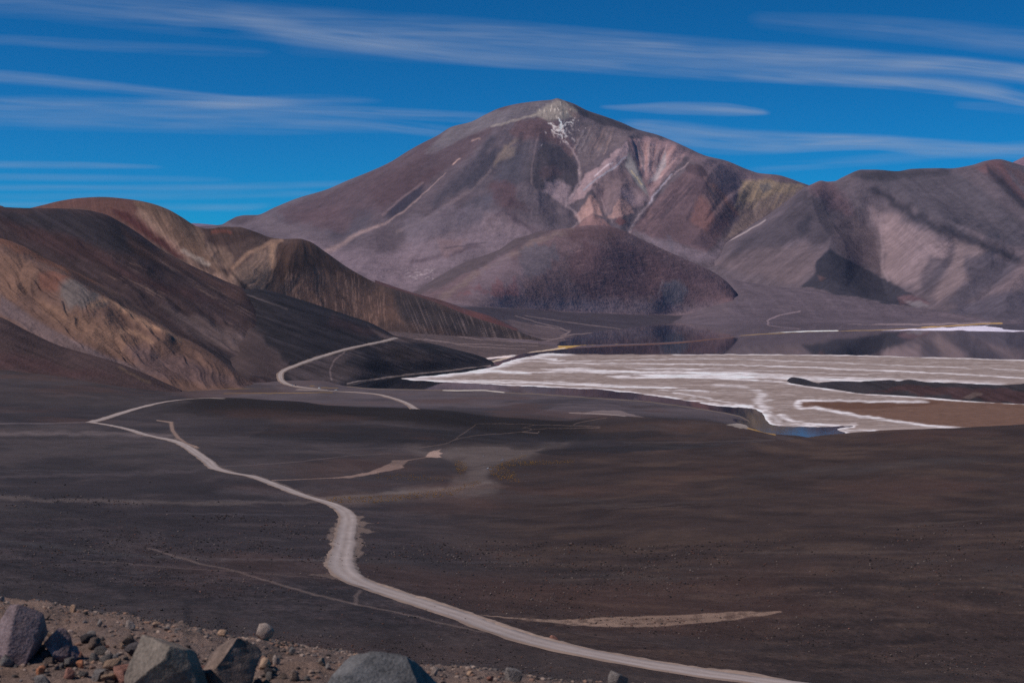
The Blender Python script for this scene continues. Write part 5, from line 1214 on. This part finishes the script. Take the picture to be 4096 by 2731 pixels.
for k in range(230):
    y = 1900 + 640 * rng.beta(1.6, 1.1); x = rng.uniform(-100, 4096)
    if y > np.interp(x, [p[0] for p in EDGE], [p[1] for p in EDGE]) - 12: continue
    s_ = rng.uniform(3.5, 8) * (0.6 + 0.7 * (y - 1900) / 640)
    pr.append((x, y, s_, int(rng.choice([0, 1, 2, 3, 4, 5], p=[.22, .22, .2, .2, .1, .06]))))
for x, y, s_, kd in pr:
    d = drop(x, y, [ground]); 
    if d is None: continue
    o = bpy.data.objects.new('stone', stone_src[kd]); C.objects.link(o)
    X_, Y_, Z_ = world(x, y, d); k = d / F * s_
    o.scale = (k * rng.uniform(.9, 1.5), k, k * rng.uniform(.8, 1.2)); o.rotation_euler = (0, 0, rng.uniform(0, 6.28)); o.location = (X_, Y_, Z_ - 0.06 * k)
    tag(o, LBL[kd], 'stone', None, GRP[kd])

# stones packed between the boulders
pk_src = {k: [rock_mesh('stone', (1, .85, .7), MR[k], 400 + 7 * i + j, 3, 8, .13) for j in range(2)] for i, k in enumerate(['grey', 'brown', 'red', 'tan', 'dark'])}
pk_lbl = {'grey': 'fist sized grey stone packed among the boulders of the bank', 'brown': 'fist sized brown stone packed among the boulders of the bank', 'red': 'fist sized reddish stone packed among the boulders of the bank', 'tan': 'fist sized tan stone packed among the boulders of the bank', 'dark': 'fist sized dark stone packed among the boulders of the bank'}
for k in range(240):
    x = rng.uniform(-60, 1300); y = np.interp(x, [p[0] for p in EDGE], [p[1] for p in EDGE]) + 30 + 230 * rng.beta(2.4, 1.0)
    d = drop(x, y, [ground]); kd = ['grey', 'brown', 'red', 'tan', 'dark'][rng.choice(5, p=[.34, .24, .12, .14, .16])]
    o = bpy.data.objects.new('rock', pk_src[kd][k % 2]); C.objects.link(o)
    X_, Y_, Z_ = world(x, y, d); s_ = d / F * (13 + 58 * rng.random() ** 2.2)
    o.scale = (s_ * rng.uniform(.8, 1.4), s_, s_ * rng.uniform(.8, 1.2)); o.rotation_euler = (rng.uniform(-.3, .3), rng.uniform(-.3, .3), rng.uniform(0, 6.28)); o.location = (X_, Y_, Z_ - 0.12 * s_)
    tag(o, pk_lbl[kd], 'rock', None, 'fist sized %s stones packed among the boulders' % {'red': 'reddish'}.get(kd, kd))

# gravel nobody could count: the bank, the near slope and the road shoulders
def scatter(name, items, mat, label):
    bm = bmesh.new(); bmesh.ops.create_icosphere(bm, subdivisions=1, radius=0.5)
    bv = np.array([v.co[:] for v in bm.verts]); bf = np.array([[v.index for v in f.verts] for f in bm.faces]); bm.free()
    n = len(items); it = np.array(items)
    jit = 1 + 0.35 * (rng.random((n, len(bv))) - 0.5)
    V = bv[None] * jit[..., None] * it[:, None, 3:4] * np.array([1.15, 1.0, 0.7])[None, None]
    a = rng.uniform(0, 6.28, n); ca, sa = np.cos(a)[:, None], np.sin(a)[:, None]
    V = np.stack([V[..., 0] * ca - V[..., 1] * sa, V[..., 0] * sa + V[..., 1] * ca, V[..., 2]], -1) + it[:, None, :3]
    Q = bf[None] + (np.arange(n) * len(bv))[:, None, None]
    col = np.repeat(it[:, None, 4:7], len(bv), 1).reshape(-1, 3)
    return tag(raw_object(name, V.reshape(-1, 3), Q.reshape(-1, 3), mat, col, None, False), label, 'gravel', 'stuff')
def gpoint(col, row):
    r0 = int(row); c0 = int(col)
    return ground.X[r0, c0], ground.D[r0, c0], ground.Z[r0, c0]
PAL = [L(92,82,77), L(112,98,89), L(72,68,67), L(132,118,108), L(104,84,74), L(82,79,79), L(56,52,51), L(118,96,83)]
DPAL = [L(34,32,33), L(44,40,40), L(60,54,53), L(88,80,76), L(74,54,48), L(28,27,28)]
items = []
for k in range(9000):
    x = rng.uniform(-300, 2700); d = rng.uniform(5.2, 10.5); 
    X_ = (x - CX) / F * d; Z_ = ground.zat(X_, d)
    s_ = 0.006 + 0.028 * rng.random() ** 4
    items.append((X_, d, Z_ + s_ * .1, s_, *(PAL[rng.integers(8)] * rng.uniform(.8, 1.15))))
scatter('gravel', items, M_road, 'small mixed gravel strewn over the sandy bank')
items = []
for k in range(46000):
    x = rng.uniform(-300, 4200); d = 150 * (470 / 150) ** rng.random() ** 0.9
    X_ = (x - CX) / F * d; Z_ = ground.zat(X_, d)
    if rng.random() > 0.12 + 1.3 * smooth(-.15, .45, fbm(np.array([X_ / 26]), np.array([d / 30]), 4)[0]): continue
    s_ = d / F * (2.0 + 8.5 * rng.random() ** 4.5)
    items.append((X_, d, Z_ + s_ * .1, s_, *(DPAL[rng.integers(6)] * rng.uniform(.85, 1.2))))
scatter('gravel', items, M_road, 'dark lava gravel strewn over the ash slope')
# ------------------------------------------------------------------ four vehicles on the far road
PW = plain_mat('white_paint', (0.8, 0.8, 0.8), 0.35); PD = plain_mat('dark_paint', (0.06, 0.065, 0.075), 0.35)
GL = plain_mat('window_glass', (0.02, 0.025, 0.03), 0.08); RB = plain_mat('tyre_rubber', (0.02, 0.02, 0.02), 0.8); HL = plain_mat('lamp_glass', (0.7, 0.7, 0.65), 0.1)
def box(bm, x0, x1, y0, y1, z0, z1, tx=0.0, ty=0.0):
    v = [bm.verts.new(p) for p in [(x0,y0,z0),(x1,y0,z0),(x1,y1,z0),(x0,y1,z0),(x0+tx,y0+ty,z1),(x1-tx,y0+ty,z1),(x1-tx,y1-ty,z1),(x0+tx,y1-ty,z1)]]
    for f in [(0,3,2,1),(4,5,6,7),(0,1,5,4),(1,2,6,5),(2,3,7,6),(3,0,4,7)]: bm.faces.new([v[i] for i in f])
def part(name, bm, mat, parent, bev=0.04):
    if bev: bmesh.ops.bevel(bm, geom=bm.edges[:], offset=bev, segments=2, affect='EDGES', clamp_overlap=True)
    me = bpy.data.meshes.new(name); bm.to_mesh(me); bm.free(); me.materials.append(mat)
    o = bpy.data.objects.new(name, me); C.objects.link(o); o.parent = parent; return o
def vehicle(name, px, py, rz, paint, pickup, label, cat):
    e = bpy.data.objects.new(name, None); C.objects.link(e)
    d = drop(px, py, [ground, bk]); x, y, z = world(px, py, d); e.location = (x, y, ztop(x, y, [ground, bk]) + 0.75); e.rotation_euler = (0, 0, rz)
    tag(e, label, cat, None, 'vehicles on the far road')
    b = bmesh.new(); box(b, -2.5, 2.5, -.92, .92, .45, 1.05, .06, .04); part('body', b, paint, e, .08)
    b = bmesh.new()
    if pickup: box(b, -.5, 1.3, -.86, .86, 1.05, 1.78, .38, .12)
    else: box(b, -2.4, 1.3, -.88, .88, 1.05, 1.85, .3, .12)
    part('cabin', b, paint, e, .06)
    b = bmesh.new(); a = -.3 if pickup else -2.1
    for s_ in (-1, 1): box(b, a, 1.0, s_ * .8 - .03, s_ * .8 + .03, 1.15, 1.65, .2, 0)
    box(b, 1.08, 1.14, -.7, .7, 1.12, 1.68, 0, .1); part('window', b, GL, e, 0)
    for sx_ in (-1.6, 1.6):
        for sy_ in (-.85, .85):
            b = bmesh.new(); bmesh.ops.create_cone(b, cap_ends=True, segments=16, radius1=.4, radius2=.4, depth=.26, matrix=Matrix.Translation((sx_, sy_, .4)) @ Matrix.Rotation(math.pi/2, 4, 'X')); part('wheel', b, RB, e, .02)
    for sy_ in (-.7, .7):
        b = bmesh.new(); box(b, 2.48, 2.53, sy_ - .16, sy_ + .16, .75, .95); part('headlight', b, HL, e, 0)
vehicle('pickup_truck', 1169, 1543, math.radians(-70), PW, True, 'white pickup nearest the bend of the far road', 'pickup truck')
vehicle('car', 1182, 1544.5, math.radians(-70), PD, False, 'dark car close behind the white pickup at the bend', 'car')
vehicle('car', 1278, 1556, math.radians(-40), PW, False, 'white car midway along the flat stretch of the far road', 'car')
vehicle('pickup_truck', 1344, 1563, math.radians(-20), PW, True, 'white pickup farthest from the bend, leading along the plain', 'pickup truck')

# ------------------------------------------------------------------ scraps of old snow on the valley floor
SN = plain_mat('old_snow', (0.85, 0.87, 0.9), 0.7)
def snow(pts, w, label):
    o_ = []; q = []; n = len(pts)
    P = [world(p[0], p[1], drop(p[0], p[1], [ground])) for p in pts]
    bm = bmesh.new(); rings = []
    for i, (x, y, z) in enumerate(P):
        d = y; hw = w * d / F * (1.0 if 0 < i < n - 1 else 0.35)
        z = ground.zat(x, y)
        rings.append([bm.verts.new((x, y - hw * 5, z - .05)), bm.verts.new((x, y - hw * 3, z + .12)), bm.verts.new((x, y, z + .18)), bm.verts.new((x, y + hw * 3, z + .14)), bm.verts.new((x, y + hw * 5, z - .05))])
    for a, b in zip(rings[:-1], rings[1:]):
        for j in range(4): bm.faces.new((a[j], b[j], b[j+1], a[j+1]))
    bmesh.ops.subdivide_edges(bm, edges=bm.edges[:], cuts=2, use_grid_fill=True)
    me = bpy.data.meshes.new('snow_patch'); bm.to_mesh(me); bm.free(); me.materials.append(SN)
    o = bpy.data.objects.new('snow_patch', me); C.objects.link(o); tag(o, label, 'snow patch', None, 'scraps of old snow on the valley floor')
snow([(2001,1845),(2006,1841),(2012,1838),(2015,1836)], 1.6, 'white snow scrap highest on the right of the valley floor')
snow([(1944,1876),(1949,1873),(1954,1871),(1957,1869)], 2.2, 'largest and lowest white snow scrap on the valley floor')
snow([(1961,1877),(1964,1876),(1967,1875)], 1.4, 'tiny snow scrap just right of the largest one')
snow([(1933,1824),(1936,1823),(1938,1821)], 1.4, 'tiny snow scrap alone on the left of the valley floor')

# ------------------------------------------------------------------ ochre bunch grass
def tufts(regions, label):
    V = []; Q = []; col = []
    for poly, n in regions:
        xs = [p[0] for p in poly]; ys = [p[1] for p in poly]; m_ = 0; t_ = 0
        while m_ < n and t_ < n * 12:
            t_ += 1; x, y = rng.uniform(min(xs), max(xs)), rng.uniform(min(ys), max(ys)); ins = False
            for i in range(len(poly)):
                p, q = poly[i], poly[(i + 1) % len(poly)]
                if (p[1] > y) != (q[1] > y) and x < (q[0] - p[0]) * (y - p[1]) / (q[1] - p[1]) + p[0]: ins = not ins
            if not ins: continue
            d = drop(x, y, [ground])
            if d is None: continue
            m_ += 1; X_, Y_, Z_ = world(x, y, d); h = rng.uniform(.3, .6); b0 = len(V); c = L(150, 118, 62) * rng.uniform(.7, 1.2)
            for k in range(9):
                a = k * .7 + rng.uniform(-.2, .2); r = rng.uniform(.12, .35); i0 = len(V)
                V += [(X_ + .09 * math.cos(a + 1.5), Y_ + .09 * math.sin(a + 1.5), Z_ - .03), (X_ - .09 * math.cos(a + 1.5), Y_ - .09 * math.sin(a + 1.5), Z_ - .03), (X_ + r * math.cos(a), Y_ + r * math.sin(a), Z_ + h)]
                Q.append((i0, i0 + 1, i0 + 2)); col += [c, c, c * 1.1]
    tag(raw_object('grass', np.array(V), np.array(Q), M_road, np.array(col), None, False), label, 'grass', 'stuff')
tufts([([(2010,1850),(2090,1818),(2110,1822),(2060,1845),(2300,1838),(2300,1850),(2060,1865),(1975,1866)], 420), ([(1950,1868),(2010,1862),(2060,1890),(2080,1930),(2010,1925),(1960,1895)], 260), ([(1820,1840),(1870,1850),(1868,1880),(1840,1900),(1820,1870)], 160), ([(1300,1990),(1500,1985),(1760,1960),(1900,1925),(1940,1925),(1800,1985),(1500,2012),(1320,2010)], 420), ([(1500,1890),(1760,1905),(1850,1915),(1700,1930),(1500,1915)], 120)], 'ochre bunch grass dotting the edges of the valley floor')
# ------------------------------------------------------------------ high thin clouds on a sheet six kilometres up
def cloud(pts, dens, label, H=6000.0, na=70, seed=0, streak=0.5, p_up=1.0, p_dn=1.0):
    """pts: (px, py, half height above, half height below, strength) along the streak"""
    P = np.array(pts, float); n = 240
    t = np.linspace(0, 1, n); tk = np.concatenate([[0], np.cumsum(np.abs(np.diff(P[:, 0])))]); tk /= tk[-1]
    cx = pchip1(tk, P[:, 0], t); cy = pchip1(tk, P[:, 1], t); up = pchip1(tk, P[:, 2], t); dn = pchip1(tk, P[:, 3], t); st = pchip1(tk, P[:, 4], t)
    v = np.linspace(-1, 1, na)[:, None]
    px = np.repeat(cx[None, :], na, 0); py = cy[None, :] + np.where(v < 0, 1.35 * v * up[None, :], 1.3 * v * dn[None, :])
    r = np.abs(v)
    prof = np.where(v < 0, (1 - r ** 2) ** (1.7 * p_up), (1 - r ** 2) ** (1.7 * p_dn))
    sk = 0.03 * (px - 2048) * (1 if seed % 2 else -1)
    st_n = 0.6 * fbm(px / 620 + seed * 3.1, (py - cy[None, :]) / 26 + seed * 7.7 + v, 4) + 0.6 * fbm(px / 260 + seed, (py - cy[None, :] + sk) / 13 + seed * 1.7, 4)
    st_b = fbm(px / 420 + seed * 5.1, py / 60 + seed, 4)
    den = prof * st[None, :] * np.clip(1 + streak * 2.1 * st_n + 0.7 * st_b, 0, 2.2) * dens * 0.74
    end = smooth(0, .06, t) * (1 - smooth(.94, 1, t)); den = np.clip(den * end[None, :], 0, 0.85)
    Y = H * F / (HZ - py); X = (px - CX) / F * Y; Z = np.full_like(X, H)
    k = den > 0.012
    keep = (k[:-1, :-1] | k[1:, :-1] | k[:-1, 1:] | k[1:, 1:])
    o = grid_object('cloud', np.stack([X, Y, Z], -1).reshape(-1, 3), na, n, M_cloud, None, den.reshape(-1), keep)
    return tag(o, label, 'cloud', None, 'high streak clouds')
S = 1.7415
def sc_(pts): return [(x * S, y * S, u * S, d * S, k) for x, y, u, d, k in pts]
cloud(sc_([(-500,-10,30,30,.5),(60,0,30,40,.5),(300,20,40,45,.7),(560,45,40,40,.9),(800,62,36,36,.8),(1100,78,32,34,.9),(1400,100,28,34,1.1),(1700,122,26,34,1.1),(2000,140,24,26,1.2),(2200,152,20,20,1.5),(2400,175,22,22,1.6),(2900,215,30,30,1.2)]), 0.30, 'longest bright band slanting across the top of the sky', 6000, seed=1, p_dn=.8)
cloud(sc_([(520,60,16,22,.4),(800,95,22,22,1),(1050,126,22,20,.9),(1300,142,18,20,.8),(1600,163,18,18,.9),(1850,180,18,14,1.1),(2100,196,20,14,1.5),(2250,212,22,14,1.4),(2400,240,18,12,1.3),(2900,300,20,16,1)]), 0.30, 'second band just beneath the longest one, brightest toward the right', 6050, seed=2, p_dn=.6)
cloud(sc_([(600,90,30,40,.3),(1000,110,40,36,.8),(1500,140,40,30,.8),(2000,165,40,24,.7),(2352,200,40,20,.6)]), 0.12, 'faint veil between the two long slanting bands', 6100, seed=3, streak=.3)
cloud(sc_([(1700,45,20,20,.2),(1950,62,26,26,.7),(2150,76,28,30,1),(2352,95,30,34,.9),(2700,120,34,34,.8)]), 0.24, 'soft broad cloud in the upper right corner', 6150, seed=4, streak=.3)
cloud(sc_([(-400,160,16,16,.8),(0,176,14,16,1),(200,194,12,14,.9),(400,214,10,12,.8),(560,228,8,9,.7),(700,236,8,8,.3)]), 0.26, 'thin slanting streak high on the left that meets the lens shaped bank', 6000, seed=5)
cloud(sc_([(-500,222,22,24,.8),(0,236,20,24,.9),(250,240,16,20,.8),(520,238,14,16,1.3),(700,232,14,10,.9),(900,233,8,8,.4)]), 0.22, 'upper half of the lens shaped bank left of the summit', 6040, seed=6)
cloud(sc_([(300,230,8,10,.4),(520,240,10,12,1.2),(800,254,11,13,1.2),(1000,264,11,14,1),(1200,276,12,14,.9)]), 0.28, 'bright streak running into the left slope of the volcano', 6080, seed=7)
cloud(sc_([(-500,262,26,26,.6),(0,266,24,26,.9),(300,270,26,28,.9),(600,274,26,30,1),(800,280,18,22,.9),(950,294,14,14,.9),(1100,312,12,14,.8)]), 0.22, 'lower half of the lens shaped bank, flat along its base', 6120, seed=8, p_dn=.5)
cloud(sc_([(-300,92,12,12,.5),(0,92,12,12,.7),(200,105,14,14,.7),(420,112,12,16,.6),(640,122,10,12,.4)]), 0.16, 'very faint wisp high on the left', 6160, seed=9)
cloud(sc_([(1370,246,4,3,.3),(1440,248,7,7,.9),(1560,249,13,13,1.1),(1660,252,13,13,1.1),(1730,257,9,8,1),(1775,260,4,4,.5)]), 0.34, 'small lens shaped cloud standing free right of the summit', 6000, seed=10, streak=.25, p_dn=.6, p_up=.7)
cloud(sc_([(1400,280,8,10,.8),(1500,290,14,22,1),(1600,306,22,36,.9),(1750,322,22,28,1),(1900,326,18,18,1.4),(2000,326,16,16,1.3),(2150,334,14,24,.9),(2352,348,14,18,.8),(2800,370,16,20,.7)]), 0.34, 'long wavy bank behind the right shoulder of the volcano', 6040, seed=11, p_dn=.6)
cloud(sc_([(1690,392,8,8,.4),(1850,380,12,12,.8),(2050,364,14,14,.9),(2250,346,14,14,1),(2400,335,14,14,1),(2800,320,16,16,.8)]), 0.18, 'pale veil low above the range on the right', 6080, seed=12)
cloud(sc_([(2180,240,8,8,.4),(2280,246,10,12,.8),(2400,252,12,14,.8),(2700,262,12,14,.7)]), 0.15, 'faint wisp at the right edge level with the summit', 6120, seed=13)
cloud(sc_([(-400,374,8,10,1),(0,377,8,10,1),(200,379,7,9,.9),(320,382,5,6,.7),(390,385,4,4,.3)]), 0.24, 'narrow streak low on the left, highest of the low group', 6000, seed=14, streak=.3)
cloud(sc_([(-400,402,9,10,.8),(0,405,7,10,.9),(200,408,8,10,.8),(420,412,8,8,.6),(560,414,6,6,.3)]), 0.17, 'second low streak on the left', 6020, seed=15, streak=.3)
cloud(sc_([(-300,430,8,8,.7),(100,431,8,9,.9),(400,430,8,10,.9),(700,425,9,9,.9),(860,420,7,7,.8),(950,418,6,6,.4)]), 0.17, 'low streak reaching the left foot of the volcano', 6040, seed=16, streak=.3)
cloud(sc_([(-300,450,8,10,.7),(0,452,8,10,.9),(350,450,9,10,.9),(640,446,9,10,.8),(760,444,6,6,.4)]), 0.16, 'low streak just above the red topped hill', 6060, seed=17, streak=.3)
cloud(sc_([(-200,470,7,9,.7),(40,470,8,9,.9),(300,474,8,8,.9),(540,476,8,10,.9),(640,470,6,6,.5)]), 0.17, 'lowest streak, nearly touching the red topped hill', 6080, seed=18, streak=.3)
# ------------------------------------------------------------------ light, sky, camera
EL, AZ = math.radians(49), math.radians(-16)     # sun to the left, a little behind
sdir = Vector((-math.cos(EL) * math.cos(AZ), math.cos(EL) * math.sin(AZ), math.sin(EL)))
sd_ = bpy.data.lights.new('sun', 'SUN'); sd_.energy = 3.0; sd_.angle = math.radians(0.53); sd_.color = (1.0, 0.95, 0.89)
so = bpy.data.objects.new('sun', sd_); C.objects.link(so); so.rotation_euler = sdir.to_track_quat('Z', 'Y').to_euler()
w = bpy.data.worlds.new('World'); scene.world = w; w.use_nodes = True
nt = w.node_tree; nt.nodes.clear()
sky = nt.nodes.new('ShaderNodeTexSky'); sky.sky_type = 'NISHITA'; sky.sun_disc = False
sky.sun_elevation = EL; sky.sun_rotation = math.atan2(sdir.x, sdir.y)
sky.altitude = 4400; sky.air_density = 1.0; sky.dust_density = 0.0; sky.ozone_density = 8.0
bg = nt.nodes.new('ShaderNodeBackground'); bg.inputs['Strength'].default_value = 0.05
wo = nt.nodes.new('ShaderNodeOutputWorld')
gm = nt.nodes.new('ShaderNodeGamma'); gm.inputs['Gamma'].default_value = 1.3      # the thin, very clear air of the high desert
hs = nt.nodes.new('ShaderNodeVectorMath'); hs.operation = 'MULTIPLY'; hs.inputs[1].default_value = (0.05, 0.88, 0.97)
nt.links.new(sky.outputs[0], gm.inputs['Color']); nt.links.new(gm.outputs[0], hs.inputs[0]); nt.links.new(hs.outputs[0], bg.inputs['Color'])
nt.links.new(bg.outputs[0], wo.inputs['Surface'])

cam = bpy.data.cameras.new('camera'); cam.lens = 50.0; cam.sensor_width = 36.0
cam.shift_y = -(1365.5 - HZ) / 4096.0
cam.clip_start = 0.1; cam.clip_end = 300000.0
cam.dof.use_dof = True; cam.dof.focus_distance = 900.0; cam.dof.aperture_fstop = 6.3
co_ = bpy.data.objects.new('camera', cam); C.objects.link(co_); co_.location = (0, 0, 0); co_.rotation_euler = (math.pi / 2, 0, 0)
scene.camera = co_
vs = scene.view_settings; vs.view_transform = 'Standard'; vs.look = 'None'; vs.exposure = 0.0; vs.gamma = 1.0
scene.cycles.use_denoising = False
scene.cycles.max_bounces = 6; scene.cycles.transparent_max_bounces = 24

# ------------------------------------------------------------------ thin blue air between us and the far range
def haze():
    m, nt_, out = new_mat('thin_air')
    v = nt_.nodes.new('ShaderNodeVolumePrincipled')
    v.inputs['Color'].default_value = (0.32, 0.56, 1.0, 1); v.inputs['Density'].default_value = 0.7e-5; v.inputs['Anisotropy'].default_value = 0.2
    nt_.links.new(v.outputs[0], out.inputs['Volume'])
    x0, x1, y0, y1, z0, z1 = -12500, 12500, -300, 19000, -700, 1850
    co = [(x0,y0,z0),(x1,y0,z0),(x1,y1,z0),(x0,y1,z0),(x0,y0,z1),(x1,y0,z1),(x1,y1,z1),(x0,y1,z1)]
    q = np.array([(0,3,2,1),(4,5,6,7),(0,1,5,4),(1,2,6,5),(2,3,7,6),(3,0,4,7)])
    return tag(raw_object('haze', np.array(co), q, m, smooth_shade=False), 'thin bluish air veiling the far mountains', 'haze', 'stuff')
haze()
